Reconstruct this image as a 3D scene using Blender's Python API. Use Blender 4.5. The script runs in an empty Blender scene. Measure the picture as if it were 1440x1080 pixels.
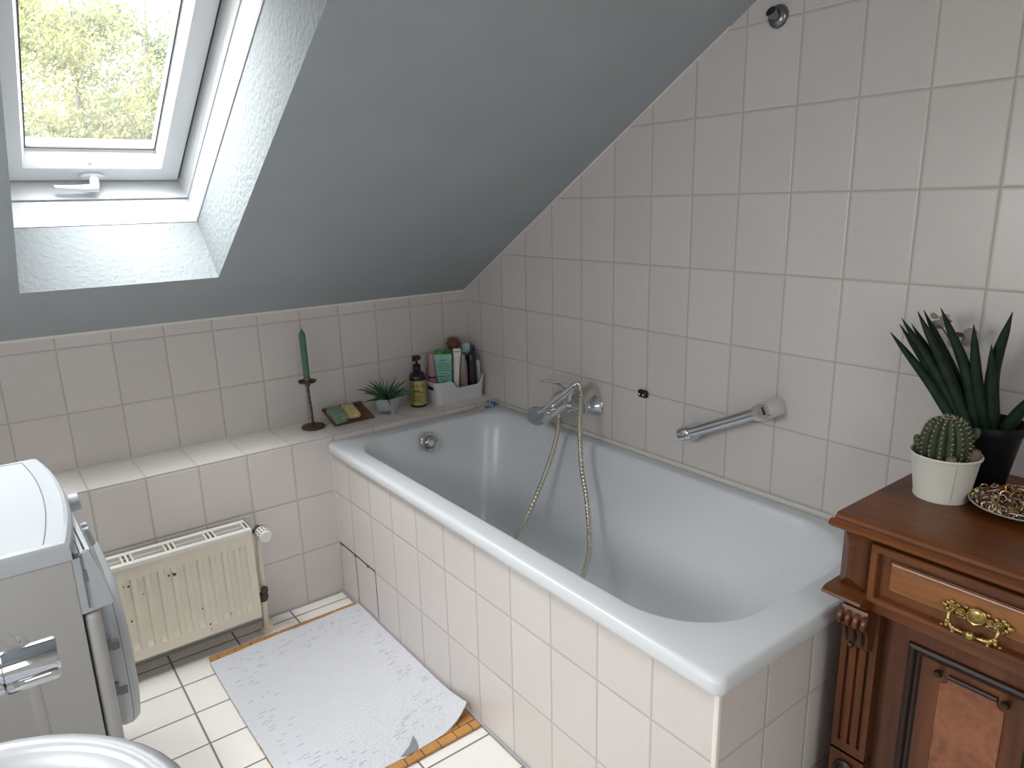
import bpy, bmesh, math, random
from mathutils import Vector, Matrix, Quaternion
random.seed(7)
PI = math.pi
S = bpy.context.scene
COL = S.collection
V = Vector

# ------------------------------------------------------------------ materials
def nt(name):
    m = bpy.data.materials.new(name); m.use_nodes = True
    n = m.node_tree.nodes; l = m.node_tree.links
    return m, n, l, n['Principled BSDF']

def setp(b, **k):
    for key, val in k.items():
        s = b.inputs.get(key)
        if s is not None:
            s.default_value = (*val, 1) if isinstance(val, tuple) and len(val) == 3 else val

def mat(name, col, rough=.5, metal=0, bump=0, bscale=60, var=0, vscale=8, **kw):
    m, n, l, b = nt(name)
    setp(b, **{'Base Color': col, 'Roughness': rough, 'Metallic': metal}); setp(b, **kw)
    if var:
        tc = n.new('ShaderNodeTexCoord'); no = n.new('ShaderNodeTexNoise'); no.inputs['Scale'].default_value = vscale
        no.inputs['Detail'].default_value = 5
        mr = n.new('ShaderNodeMapRange'); mr.inputs[1].default_value = .3; mr.inputs[2].default_value = .7
        mr.inputs[3].default_value = 1 - var; mr.inputs[4].default_value = 1 + var
        mx = n.new('ShaderNodeMix'); mx.data_type = 'RGBA'; mx.blend_type = 'MULTIPLY'; mx.inputs[0].default_value = 1
        mx.inputs[6].default_value = (*col, 1)
        l.new(tc.outputs['Object'], no.inputs['Vector']); l.new(no.outputs[0], mr.inputs[0]); l.new(mr.outputs[0], mx.inputs[7])
        l.new(mx.outputs[2], b.inputs['Base Color'])
    if bump:
        tc = n.new('ShaderNodeTexCoord'); no = n.new('ShaderNodeTexNoise'); no.inputs['Scale'].default_value = bscale
        no.inputs['Detail'].default_value = 4
        bp = n.new('ShaderNodeBump'); bp.inputs['Strength'].default_value = bump; bp.inputs['Distance'].default_value = .004
        l.new(tc.outputs['Object'], no.inputs['Vector']); l.new(no.outputs[0], bp.inputs['Height']); l.new(bp.outputs[0], b.inputs['Normal'])
    return m

def tile_mat(name, au, ou, pu, av, ov, pv, gw, tile, grout, rough=.3, bump=.5, var=.03):
    """rectangular tiles laid in the plane of two world axes"""
    m, n, l, b = nt(name)
    geo = n.new('ShaderNodeNewGeometry'); sep = n.new('ShaderNodeSeparateXYZ'); l.new(geo.outputs['Position'], sep.inputs[0])
    def math_(op, a, bb=None, c=None):
        x = n.new('ShaderNodeMath'); x.operation = op
        for i, q in enumerate((a, bb, c)):
            if q is None: continue
            if isinstance(q, (int, float)): x.inputs[i].default_value = q
            else: l.new(q, x.inputs[i])
        return x.outputs[0]
    def smooth(v, a, c):
        x = n.new('ShaderNodeMapRange'); x.interpolation_type = 'SMOOTHSTEP'; l.new(v, x.inputs[0])
        x.inputs[1].default_value = a; x.inputs[2].default_value = c; return x.outputs[0]
    ds, ids = [], []
    for ax, off, p in ((au, ou, pu), (av, ov, pv)):
        t = math_('DIVIDE', math_('SUBTRACT', sep.outputs['XYZ'.index(ax)], off), p)
        ids.append(math_('FLOOR', t))
        ds.append(math_('MULTIPLY', math_('SUBTRACT', .5, math_('ABSOLUTE', math_('SUBTRACT', math_('FRACT', t), .5))), p))
    d = math_('MINIMUM', ds[0], ds[1])
    mask = smooth(d, gw * .35, gw * .65)
    hgt = smooth(d, gw * .2, gw * 1.5)
    cmb = n.new('ShaderNodeCombineXYZ'); l.new(ids[0], cmb.inputs[0]); l.new(ids[1], cmb.inputs[1])
    wn = n.new('ShaderNodeTexWhiteNoise'); l.new(cmb.outputs[0], wn.inputs['Vector'])
    no = n.new('ShaderNodeTexNoise'); no.inputs['Scale'].default_value = 30; no.inputs['Detail'].default_value = 6
    l.new(geo.outputs['Position'], no.inputs['Vector'])
    v = math_('ADD', math_('MULTIPLY', math_('SUBTRACT', wn.outputs[0], .5), var * 2), math_('MULTIPLY', math_('SUBTRACT', no.outputs[0], .5), var * 2))
    v = math_('ADD', v, 1)
    mx = n.new('ShaderNodeMix'); mx.data_type = 'RGBA'; mx.blend_type = 'MULTIPLY'; mx.inputs[0].default_value = 1
    mx.inputs[6].default_value = (*tile, 1); l.new(v, mx.inputs[7])
    mg = n.new('ShaderNodeMix'); mg.data_type = 'RGBA'; l.new(mask, mg.inputs[0]); mg.inputs[6].default_value = (*grout, 1); l.new(mx.outputs[2], mg.inputs[7])
    l.new(mg.outputs[2], b.inputs['Base Color'])
    rr = n.new('ShaderNodeMapRange'); l.new(mask, rr.inputs[0]); rr.inputs[3].default_value = .8; rr.inputs[4].default_value = rough
    l.new(rr.outputs[0], b.inputs['Roughness'])
    bp = n.new('ShaderNodeBump'); bp.inputs['Strength'].default_value = bump; bp.inputs['Distance'].default_value = .002
    l.new(math_('ADD', hgt, math_('MULTIPLY', no.outputs[0], .12)), bp.inputs['Height']); l.new(bp.outputs[0], b.inputs['Normal'])
    return m

def wood(name, c1, c2, scale=14, stretch=(1, .12, 1), rough=.32, burl=False, coat=.3):
    m, n, l, b = nt(name)
    tc = n.new('ShaderNodeTexCoord'); mp = n.new('ShaderNodeMapping'); mp.inputs['Scale'].default_value = stretch
    l.new(tc.outputs['Object'], mp.inputs[0])
    no = n.new('ShaderNodeTexNoise'); no.inputs['Scale'].default_value = scale; no.inputs['Detail'].default_value = 8
    no.inputs['Distortion'].default_value = 3.0 if burl else .9
    l.new(mp.outputs[0], no.inputs['Vector'])
    n2 = n.new('ShaderNodeTexNoise'); n2.inputs['Scale'].default_value = scale * 9; n2.inputs['Detail'].default_value = 4
    l.new(mp.outputs[0], n2.inputs['Vector'])
    ad = n.new('ShaderNodeMath'); ad.operation = 'MULTIPLY_ADD'; l.new(n2.outputs[0], ad.inputs[0]); ad.inputs[1].default_value = .35; l.new(no.outputs[0], ad.inputs[2])
    r = n.new('ShaderNodeValToRGB'); r.color_ramp.elements[0].position = .45; r.color_ramp.elements[0].color = (*c1, 1)
    r.color_ramp.elements[1].position = .9; r.color_ramp.elements[1].color = (*c2, 1)
    l.new(ad.outputs[0], r.inputs[0]); l.new(r.outputs[0], b.inputs['Base Color'])
    setp(b, Roughness=rough); setp(b, **{'Coat Weight': coat * .5, 'Coat Roughness': .25, 'Specular IOR Level': .35})
    bp = n.new('ShaderNodeBump'); bp.inputs['Strength'].default_value = .12; bp.inputs['Distance'].default_value = .002
    l.new(ad.outputs[0], bp.inputs['Height']); l.new(bp.outputs[0], b.inputs['Normal'])
    return m

def glass_mat(name):
    m, n, l, b = nt(name)
    n.remove(b); out = n['Material Output']
    tr = n.new('ShaderNodeBsdfTransparent'); tr.inputs[0].default_value = (.96, .98, .97, 1)
    gl = n.new('ShaderNodeBsdfGlossy'); gl.inputs['Roughness'].default_value = .02
    lw = n.new('ShaderNodeLayerWeight'); pw = n.new('ShaderNodeMath'); pw.operation = 'POWER'; l.new(lw.outputs['Facing'], pw.inputs[0]); pw.inputs[1].default_value = 5
    lw.inputs[0].default_value = .5
    fr = n.new('ShaderNodeMath'); fr.operation = 'MULTIPLY_ADD'; l.new(pw.outputs[0], fr.inputs[0]); fr.inputs[1].default_value = .9; fr.inputs[2].default_value = .06
    mx = n.new('ShaderNodeMixShader'); l.new(fr.outputs[0], mx.inputs[0]); l.new(tr.outputs[0], mx.inputs[1]); l.new(gl.outputs[0], mx.inputs[2])
    # rain-spotted outer face
    df = n.new('ShaderNodeBsdfTranslucent'); df.inputs[0].default_value = (.9, .92, .9, 1)
    tc = n.new('ShaderNodeTexCoord'); no = n.new('ShaderNodeTexVoronoi'); no.inputs['Scale'].default_value = 160; l.new(tc.outputs['Object'], no.inputs['Vector'])
    mr = n.new('ShaderNodeMapRange'); mr.inputs[1].default_value = .18; mr.inputs[2].default_value = .32; mr.inputs[3].default_value = .05; mr.inputs[4].default_value = .012
    l.new(no.outputs['Distance'], mr.inputs[0])
    m2 = n.new('ShaderNodeMixShader'); l.new(mr.outputs[0], m2.inputs[0]); l.new(mx.outputs[0], m2.inputs[1]); l.new(df.outputs[0], m2.inputs[2])
    l.new(m2.outputs[0], out.inputs[0])
    return m

def leaf_mat(name, c1, c2, scale=3, trans=.35):
    m, n, l, b = nt(name)
    n.remove(b); out = n['Material Output']
    tc = n.new('ShaderNodeTexCoord'); no = n.new('ShaderNodeTexNoise'); no.inputs['Scale'].default_value = scale
    l.new(tc.outputs['Object'], no.inputs['Vector'])
    r = n.new('ShaderNodeValToRGB'); r.color_ramp.elements[0].position = .38; r.color_ramp.elements[1].position = .62
    r.color_ramp.elements[0].color = (*c1, 1); r.color_ramp.elements[1].color = (*c2, 1)
    l.new(no.outputs[0], r.inputs[0])
    d = n.new('ShaderNodeBsdfDiffuse'); t = n.new('ShaderNodeBsdfTranslucent'); mx = n.new('ShaderNodeMixShader'); mx.inputs[0].default_value = trans
    l.new(r.outputs[0], d.inputs[0]); l.new(r.outputs[0], t.inputs[0]); l.new(d.outputs[0], mx.inputs[1]); l.new(t.outputs[0], mx.inputs[2]); l.new(mx.outputs[0], out.inputs[0])
    return m

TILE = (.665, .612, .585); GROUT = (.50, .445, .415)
M = {}
M['tile_right'] = tile_mat('tiles_right', 'Y', .0353, .152, 'Z', .9922 - .2024 * 4, .2024, .0042, TILE, GROUT)
M['tile_back'] = tile_mat('tiles_back', 'X', -.1094, .152, 'Z', .9922 - .2024 * 4, .2024, .0042, TILE, GROUT)
M['tile_ledge'] = tile_mat('tiles_ledge_front', 'X', -.1094, .152, 'Z', -.006, .2032, .0042, TILE, GROUT)
M['tile_ledgetop'] = tile_mat('tiles_ledge_top', 'X', -.1094, .152, 'Y', -.216, .2175, .0042, (.78, .74, .70), GROUT, rough=.25)  # same tiles, coloured lighter to stand in for the light from above
M['tile_apron'] = tile_mat('tiles_apron', 'Y', -.2008, .152, 'Z', -.006, .2032, .0042, TILE, GROUT)
M['tile_end'] = tile_mat('tiles_apron_end', 'X', -.7325, .152, 'Z', -.006, .2032, .0042, TILE, GROUT)
M['tile_floor'] = tile_mat('tiles_floor', 'X', -.941, .2025, 'Y', -.42, .1485, .0055, (.82, .79, .75), (.20, .19, .18), rough=.3, var=.02)
M['caulk'] = mat('grey_caulk', (.36, .36, .37), .6)
M['silicone'] = mat('white_silicone', (.66, .63, .58), .4)
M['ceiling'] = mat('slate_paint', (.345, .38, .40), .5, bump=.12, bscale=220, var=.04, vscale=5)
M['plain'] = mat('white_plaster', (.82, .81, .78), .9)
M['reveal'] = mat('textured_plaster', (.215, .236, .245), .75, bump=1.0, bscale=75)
M['pvc'] = mat('white_window_plastic', (.62, .63, .645), .25)
M['gasket'] = mat('black_gasket', (.015, .017, .018), .5)
M['glass'] = glass_mat('window_glass')
M['enamel'] = mat('white_enamel', (.70, .718, .745), .24)
M['chrome'] = mat('chrome', (.74, .75, .77), .08, 1)
M['chrome_dark'] = mat('dark_chrome', (.25, .25, .26), .2, 1)
M['hose'] = mat('brushed_steel_hose', (.62, .57, .47), .28, 1)
M['black'] = mat('black_plastic', (.012, .012, .013), .35)
M['darkgap'] = mat('dark_gap', (.012, .010, .009), .9)
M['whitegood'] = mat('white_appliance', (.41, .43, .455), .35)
M['whitegood_side'] = mat('white_appliance_panel', (.40, .39, .385), .4)  # same white as the worktop, toned darker to stand in for side shade
M['appl_grey'] = mat('grey_plastic', (.16, .16, .17), .45)
M['radiator'] = mat('cream_radiator_paint', (.78, .72, .60), .4, var=.03, vscale=12)
M['rad_grille'] = mat('white_radiator_paint', (.78, .755, .70), .4)
M['rust'] = mat('brown_rust_chip', (.10, .065, .04), .9)
M['bronze'] = mat('brown_valve', (.075, .06, .055), .5, .3)
M['bamboo'] = wood('bamboo', (.38, .18, .055), (.55, .28, .09), scale=9, rough=.5, coat=.05)
M['cord'] = mat('dark_cord', (.05, .035, .025), .9)
SKYH, SKYZ, SKYW, SKYP, EXPO = 1.8, 4.0, 11.5, 8.0, 1.05
# ------------------------------------------------------------------ geometry helpers
def box(bm, x0, x1, y0, y1, z0, z1, bev=0, seg=2, R=None, c=None):
    vs = [bm.verts.new((x, y, z)) for x in (x0, x1) for y in (y0, y1) for z in (z0, z1)]
    fs = [bm.faces.new([vs[i] for i in q]) for q in ((0, 1, 3, 2), (4, 6, 7, 5), (0, 4, 5, 1), (2, 3, 7, 6), (0, 2, 6, 4), (1, 5, 7, 3))]
    if R is not None:
        cc = V(c) if c is not None else V(((x0 + x1) / 2, (y0 + y1) / 2, (z0 + z1) / 2))
        for v in vs: v.co = cc + R @ (v.co - cc)
    if bev:
        es = list({e for f in fs for e in f.edges})
        bmesh.ops.bevel(bm, geom=es, offset=bev, segments=seg, profile=.5, affect='EDGES', clamp_overlap=True)

def frame_of(axis):
    a = V(axis).normalized()
    u = a.orthogonal().normalized() if abs(a.z) < .999 else V((1, 0, 0))
    return a, u, a.cross(u)

def lathe(bm, prof, c=(0, 0, 0), axis=(0, 0, 1), seg=32, a0=0, sx=1, sy=1, cap=True):
    a, u, w = frame_of(axis); c = V(c); rings = []
    for r, h in prof:
        if r < 1e-6: rings.append([bm.verts.new(c + a * h)])
        else: rings.append([bm.verts.new(c + a * h + (u * math.cos(a0 + 2 * PI * i / seg) * sx + w * math.sin(a0 + 2 * PI * i / seg) * sy) * r) for i in range(seg)])
    for A, B in zip(rings, rings[1:]):
        for i in range(seg):
            j = (i + 1) % seg
            if len(A) == 1 and len(B) == 1: continue
            if len(A) == 1: bm.faces.new((A[0], B[i], B[j]))
            elif len(B) == 1: bm.faces.new((A[i], A[j], B[0]))
            else: bm.faces.new((A[i], A[j], B[j], B[i]))
    for ring in (rings[0], rings[-1]):
        if len(ring) > 1 and cap:
            try: bm.faces.new(ring)
            except ValueError: pass

def spline(pts, n=8):
    P = [V(p) for p in pts]; out = []
    for i in range(len(P) - 1):
        p0 = P[i - 1] if i else P[i] * 2 - P[i + 1]; p1, p2 = P[i], P[i + 1]
        p3 = P[i + 2] if i + 2 < len(P) else P[i + 1] * 2 - P[i]
        for k in range(n):
            t = k / n
            out.append(.5 * ((2 * p1) + (p2 - p0) * t + (2 * p0 - 5 * p1 + 4 * p2 - p3) * t * t + (3 * p1 - p0 - 3 * p2 + p3) * t ** 3))
    out.append(P[-1]); return out

def tube(bm, pts, rad, seg=12, flat=1.0, up=None):
    P = [V(p) for p in pts]; n = len(P)
    R = [rad] * n if isinstance(rad, (int, float)) else list(rad)
    if len(R) != n:
        R = [R[min(len(R) - 2, int(i / (n - 1) * (len(R) - 1)))] * (1 - (i / (n - 1) * (len(R) - 1) - min(len(R) - 2, int(i / (n - 1) * (len(R) - 1))))) + R[min(len(R) - 2, int(i / (n - 1) * (len(R) - 1))) + 1] * (i / (n - 1) * (len(R) - 1) - min(len(R) - 2, int(i / (n - 1) * (len(R) - 1)))) for i in range(n)]
    T = [(P[min(i + 1, n - 1)] - P[max(i - 1, 0)]).normalized() for i in range(n)]
    u = T[0].orthogonal().normalized() if up is None else (V(up) - T[0] * V(up).dot(T[0])).normalized()
    rings = []
    for i in range(n):
        if i:
            u = u - T[i] * u.dot(T[i]); u.normalize()
        w = T[i].cross(u)
        rings.append([bm.verts.new(P[i] + (u * math.cos(2 * PI * k / seg) + w * math.sin(2 * PI * k / seg) * flat) * max(R[i], 1e-5)) for k in range(seg)])
    for A, B in zip(rings, rings[1:]):
        for k in range(seg): bm.faces.new((A[k], A[(k + 1) % seg], B[(k + 1) % seg], B[k]))
    bm.faces.new(rings[0]); bm.faces.new(rings[-1])

def loft(bm, loops, cap0=False, cap1=False):
    rings = [[bm.verts.new(p) for p in lp] for lp in loops]; n = len(rings[0])
    for A, B in zip(rings, rings[1:]):
        for i in range(n): bm.faces.new((A[i], A[(i + 1) % n], B[(i + 1) % n], B[i]))
    if cap0: bm.faces.new(rings[0])
    if cap1: bm.faces.new(rings[-1])

def rrect(x0, x1, y0, y1, r, z, n=8, m=6):
    """rounded rectangle loop; r one radius or four (x0y0, x1y0, x1y1, x0y1)"""
    r = [r] * 4 if isinstance(r, (int, float)) else r
    C = [(x0 + r[0], y0 + r[0], PI), (x1 - r[1], y0 + r[1], 1.5 * PI), (x1 - r[2], y1 - r[2], 0), (x0 + r[3], y1 - r[3], .5 * PI)]
    arcs = [[(cx + rr * math.cos(a + .5 * PI * k / n), cy + rr * math.sin(a + .5 * PI * k / n)) for k in range(n + 1)] for (cx, cy, a), rr in zip(C, r)]
    out = []
    for i in range(4):
        out += arcs[i]; p, q = arcs[i][-1], arcs[(i + 1) % 4][0]
        out += [(p[0] + (q[0] - p[0]) * k / m, p[1] + (q[1] - p[1]) * k / m) for k in range(1, m)]
    return [V((x, y, z)) for x, y in out]

def prism(bm, poly, f0, f1):
    """polygon of 2d points extruded between the mappings f0 and f1"""
    A = [bm.verts.new(f0(*p)) for p in poly]; B = [bm.verts.new(f1(*p)) for p in poly]; n = len(poly)
    bm.faces.new(A); bm.faces.new(B)
    for i in range(n): bm.faces.new((A[i], A[(i + 1) % n], B[(i + 1) % n], B[i]))

def sphere(bm, c, r, sub=2, sc=(1, 1, 1)):
    g = bmesh.ops.create_icosphere(bm, subdivisions=sub, radius=r)
    for v in g['verts']: v.co = V((v.co.x * sc[0], v.co.y * sc[1], v.co.z * sc[2])) + V(c)

def new(): return bmesh.new()

ORI = {}
def obj(name, bm, m, parent=None, loc=None, angle=38, label=None, cat=None, group=None, kind=None, subsurf=0):
    bmesh.ops.recalc_face_normals(bm, faces=bm.faces[:])
    o_ = V((0, 0, 0))
    if parent is not None: o_ = ORI[parent.name]
    elif loc is not None: o_ = V(loc)
    if o_.length: bmesh.ops.translate(bm, verts=bm.verts[:], vec=-o_)
    me = bpy.data.meshes.new(name); bm.to_mesh(me); bm.free()
    for mm in (m if isinstance(m, (list, tuple)) else [m]): me.materials.append(M[mm] if isinstance(mm, str) else mm)
    me.shade_smooth(); me.set_sharp_from_angle(angle=math.radians(angle))
    o = bpy.data.objects.new(name, me); COL.objects.link(o)
    if parent is not None: o.parent = parent
    else: o.location = o_
    ORI[o.name] = o_
    if label: o['label'] = label
    if cat: o['category'] = cat
    if group: o['group'] = group
    if kind: o['kind'] = kind
    if subsurf:
        s = o.modifiers.new('sub', 'SUBSURF'); s.levels = s.render_levels = subsurf
    return o

def thing(name, label, cat, loc, group=None):
    o = bpy.data.objects.new(name, None); COL.objects.link(o); o.location = loc; o.empty_display_size = .05
    o['label'] = label; o['category'] = cat
    if group: o['group'] = group
    ORI[o.name] = V(loc); return o

def struct(name, bm, m, parent=None, **k):
    return obj(name, bm, m, parent, kind=None if parent else 'structure', **k)

def faces_mat(bm, test, idx):
    bm.faces.ensure_lookup_table()
    for f in bm.faces:
        if test(f): f.material_index = idx

# ------------------------------------------------------------------ room shell
XL, YB, ZC = -2.15, -3.35, 2.4
SL = .605; Z0 = 1.034; YT = -(ZC - Z0) / SL
b = new(); box(b, XL - .1, .1, YB - .1, .1, -.1, 0); struct('floor', b, 'tile_floor')
b = new(); prism(b, [(.1, 0), (.1, 1.034), (0, 1.034), (YT, ZC), (YB - .1, ZC), (YB - .1, 0)], lambda y, z: V((0, y, z)), lambda y, z: V((.12, y, z))); struct('wall_right', b, 'tile_right')
b = new(); box(b, XL, 0, 0, .1, 0, Z0); struct('wall_back', b, 'tile_back')
GY0, GY1, GZ0, GZ1 = -1.92, -1.20, 1.10, 1.62      # gable window added out of view to light the right side
HX0, HX1, HZ0, HZ1 = -1.95, -1.22, 1.05, 2.10        # window added behind the camera as fill light
b = new(); box(b, XL - .1, XL, YB, .1, 0, GZ0); box(b, XL - .1, XL, YB, .1, GZ1, ZC); box(b, XL - .1, XL, YB, GY0, GZ0, GZ1); box(b, XL - .1, XL, GY1, .1, GZ0, GZ1); struct('wall_left', b, 'plain')
b = new(); box(b, XL, 0, YB - .1, YB, 0, HZ0); box(b, XL, 0, YB - .1, YB, HZ1, ZC); box(b, XL, HX0, YB - .1, YB, HZ0, HZ1); box(b, HX1, 0, YB - .1, YB, HZ0, HZ1); struct('wall_rear', b, 'plain')
# tiled ledge in front of the knee wall
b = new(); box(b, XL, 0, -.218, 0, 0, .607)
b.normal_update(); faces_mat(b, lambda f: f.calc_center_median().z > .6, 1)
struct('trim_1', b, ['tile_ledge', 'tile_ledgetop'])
b = new(); box(b, XL, 0, -.0075, 0, .6068, .6115); struct('trim_2', b, 'silicone')
b = new(); box(b, -.006, 0, -.0065, 0, .612, Z0 - .001); struct('trim_3', b, 'silicone')
b = new(); box(b, -.012, 0, -1.885, -.218, .585, .600, .004); struct('trim_4', b, 'silicone')
b = new(); box(b, XL, -.7455, -.2255, -.2175, 0, .006, .002); struct('baseboard_back', b, 'caulk')
b = new(); box(b, -.7405, -.7320, -1.875, -.2175, 0, .006, .002); struct('baseboard_right', b, 'caulk')
# thin pale paint edge along the sloping ceiling
b = new(); box(b, XL, 0, -.004, 0, Z0 - .006, Z0 + .002); struct('trim_5', b, 'rad_grille')
b = new(); n_ = V((0, SL, 1)).normalized(); es = V((0, -n_.z, n_.y)); O = V((0, 0, Z0))
def W(x, s, D): return V((x, 0, 0)) + O + es * s + n_ * D
prism(b, [(0, 0), (1.5, 0), (1.5, -.004), (0, -.004)], lambda s, D: W(-.004, s, D), lambda s, D: W(0, s, D)); struct('trim_6', b, 'rad_grille')

# sloping ceiling with the opening for the roof window
X0, X1, S0, S1 = -1.5515, -1.0505, .3040, 1.56
SI0, SI1 = .2545, 1.245
SE = (ZC - Z0) / n_.y
b = new()
A0, A1 = -2.115, -1.690          # a twin roof window added out of view for more daylight
xs = [XL, A0, A1, X0, X1, 0]; ss = [0, S0, S1, SE]
TH = .30
for i in range(5):
    for j in range(3):
        if i in (1, 3) and j == 1: continue
        q = [(xs[i], ss[j]), (xs[i + 1], ss[j]), (xs[i + 1], ss[j + 1]), (xs[i], ss[j + 1])]
        for D in (0, TH):
            qq = q
            if D:
                g = lambda x, s: (X0 - .05 if x == X0 else X1 + .05 if x == X1 else A0 - .03 if x == A0 else A1 + .03 if x == A1 else x, .19 if s == S0 else s)
                qq = [g(*p) for p in q]
            b.faces.new([b.verts.new(W(x, s, D)) for x, s in qq])
# closing strips
def quad(bb, *p): bb.faces.new([bb.verts.new(q) for q in p])
for (xa, sa), (xb, sb) in (((XL, 0), (0, 0)), ((0, 0), (0, SE)), ((0, SE), (XL, SE)), ((XL, SE), (XL, 0))):
    quad(b, W(xa, sa, 0), W(xb, sb, 0), W(xb, sb, TH), W(xa, sa, TH))
bmesh.ops.remove_doubles(b, verts=b.verts[:], dist=1e-5)
box(b, XL - .1, .1, YB - .1, YT, ZC, ZC + .1)
struct('ceiling', b, 'ceiling')

# ------------------------------------------------------------------ roof window
DP = .224
b = new()
outer = [(X0, S0), (X1, S0), (X1, S1), (X0, S1)]; inner = [(X0, SI0), (X1, SI0), (X1, SI1), (X0, SI1)]
for i in range(4):
    a, c = outer[i], outer[(i + 1) % 4]; d, e = inner[(i + 1) % 4], inner[i]
    quad(b, W(*a, 0), W(*c, 0), W(*d, DP), W(*e, DP))
bmesh.ops.remove_doubles(b, verts=b.verts[:], dist=1e-5)
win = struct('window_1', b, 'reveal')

def ring(bb, rects, close=True):
    """loft of rectangles (x0,x1,s0,s1,D); closed into a solid ring"""
    L = [[W(x0, s0, D), W(x1, s0, D), W(x1, s1, D), W(x0, s1, D)] for x0, x1, s0, s1, D in rects]
    if close: L.append(L[0])
    vs = [[bb.verts.new(p) for p in lp] for lp in (L[:-1] if close else L)]
    if close: vs.append(vs[0])
    for A, B in zip(vs, vs[1:]):
        for i in range(4): bb.faces.new((A[i], A[(i + 1) % 4], B[(i + 1) % 4], B[i]))
# lining boards, then frame, then sash
b = new(); ring(b, [(X0 + .003, X1 - .003, .2575, SI1 - .003, DP - .004), (X0 + .004, X1 - .0055, .2465, SI1 - .004, .306), (X0 - .02, X1 + .02, .225, SI1 + .02, .306), (X0 - .02, X1 + .02, .24, SI1 + .02, DP - .004)])
obj('lining', b, 'pvc', win)
b = new(); ring(b, [(X0 - .003, X1 + .003, .2505, SI1 + .003, DP - .0015), (X0 + .0035, X1 - .0035, .2565, SI1 - .003, DP - .0015), (X0 + .0035, X1 - .0035, .2565, SI1 - .003, DP + .003), (X0 - .003, X1 + .003, .2505, SI1 + .003, DP + .003)])
obj('joint', b, 'appl_grey', win)
b = new(); ring(b, [(X0 + .009, X1 - .0085, .2535, SI1 - .006, .309), (X0 + .011, X1 - .0105, .2515, SI1 - .008, .330), (X0 + .0125, X1 - .014, .2490, SI1 - .009, .334), (X0 + .0125, X1 - .017, .2455, SI1 - .009, .46), (X0 - .03, X1 + .03, .20, SI1 + .03, .46), (X0 - .03, X1 + .03, .20, SI1 + .03, .309)])
obj('frame', b, 'pvc', win)
b = new(); ring(b, [(X0 + .012, X1 - .0175, .2465, SI1 - .009, .378), (X0 + .03, X1 - .035, .27, SI1 - .03, .378), (X0 + .03, X1 - .035, .27, SI1 - .03, .384), (X0 + .012, X1 - .0175, .2465, SI1 - .009, .384)])
obj('seal', b, 'gasket', win)
sx0, sx1, ss0, ss1 = X0 + .0185, X1 - .0235, .2525, SI1 - .014
GX0, GX1, GS0, GS1, GD = -1.466, -1.1400, .3430, 1.13, .42
b = new(); ring(b, [(sx0, sx1, ss0, ss1, .372), (sx0 + .002, sx1 - .002, ss0 + .002, ss1 - .002, .37), (-1.4805, -1.1275, .3130, 1.16, .37), (-1.4785, -1.1295, .3165, 1.158, .374),
                    (GX0 - .004, GX1 + .004, GS0 - .010, GS1 + .006, .409), (GX0 - .004, GX1 + .004, GS0 - .010, GS1 + .006, .412), (GX0, GX1, GS0, GS1, GD - .002), (GX0, GX1, GS0, GS1, .45), (sx0, sx1, ss0, ss1, .45)])
sash = obj('sash', b, 'pvc', win)
b = new(); ring(b, [(GX0 - .0015, GX1 + .0015, GS0 - .0015, GS1 + .0015, GD - .004), (GX0 + .0015, GX1 - .0015, GS0 + .002, GS1 - .0015, GD - .004), (GX0 + .0015, GX1 - .0015, GS0 + .002, GS1 - .0015, GD + .001), (GX0 - .0015, GX1 + .0015, GS0 - .0015, GS1 + .0015, GD + .001)])
obj('glazing_gasket', b, 'gasket', win)
b = new(); quad(b, W(GX0, GS0, GD), W(GX1, GS0, GD), W(GX1, GS1, GD), W(GX0, GS1, GD)); pane = obj('pane', b, 'glass', win)
# handle: rosette, neck, lever
b = new()
rz = [W(-1.312 + .033 * math.cos(t) * (1 if abs(math.cos(t)) < .5 else 1), .2835 + .0125 * math.sin(t), .37) for t in [2 * PI * k / 32 for k in range(32)]]
loft(b, [rz, [p - n_ * .008 for p in rz], [(p - n_ * .011) * .88 + W(-1.312, .2835, .37 - .011) * .12 + n_ * .011 * .12 * 0 for p in rz]], True, True)
tube(b, spline([W(-1.310, .2815, .365), W(-1.310, .2790, .345), W(-1.312, .276, .333)], 5), [.0135, .0125, .0125], 14)
tube(b, spline([W(-1.303, .276, .331), W(-1.335, .2755, .330), W(-1.375, .276, .331), W(-1.413, .2765, .334)], 5), [.0125, .0105, .0075, .0055], 14)
obj('handle', b, 'pvc', win)
for x, s, D in ((-1.489, .2505, .262), (-1.1065, .2505, .262)):
    b = new(); p = W(x, s - .0005, D); lathe(b, [(0, .0035), (.004, .003), (.0055, 0), (.0055, -.006)], p, es, 14); obj('screw_cap', b, 'pvc', win)
b = new(); lathe(b, [(0, .003), (.004, .0025), (.0055, 0), (.0055, -.006)], W(-1.316, .3255, .385), (es * .8 - n_ * .6), 14); obj('screw_cap', b, 'pvc', win)

# the added twin roof window, unseen fill light
b = new()
outer = [(A0, S0), (A1, S0), (A1, S1), (A0, S1)]; inner = [(A0, SI0), (A1, SI0), (A1, SI1), (A0, SI1)]
for i in range(4):
    a, c = outer[i], outer[(i + 1) % 4]; d, e = inner[(i + 1) % 4], inner[i]
    quad(b, W(*a, 0), W(*c, 0), W(*d, .40), W(*e, .40))
bmesh.ops.remove_doubles(b, verts=b.verts[:], dist=1e-5)
w2 = struct('added_roof_window', b, 'reveal')
b = new(); ring(b, [(A0 + .002, A1 - .002, SI0 + .005, SI1 - .002, .37), (A0 + .045, A1 - .045, SI0 + .055, SI1 - .05, .37), (A0 + .045, A1 - .045, SI0 + .055, SI1 - .05, .45), (A0 - .03, A1 + .03, .2, SI1 + .03, .45), (A0 - .03, A1 + .03, .2, SI1 + .03, .37)]); obj('sash', b, 'pvc', w2)
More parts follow.
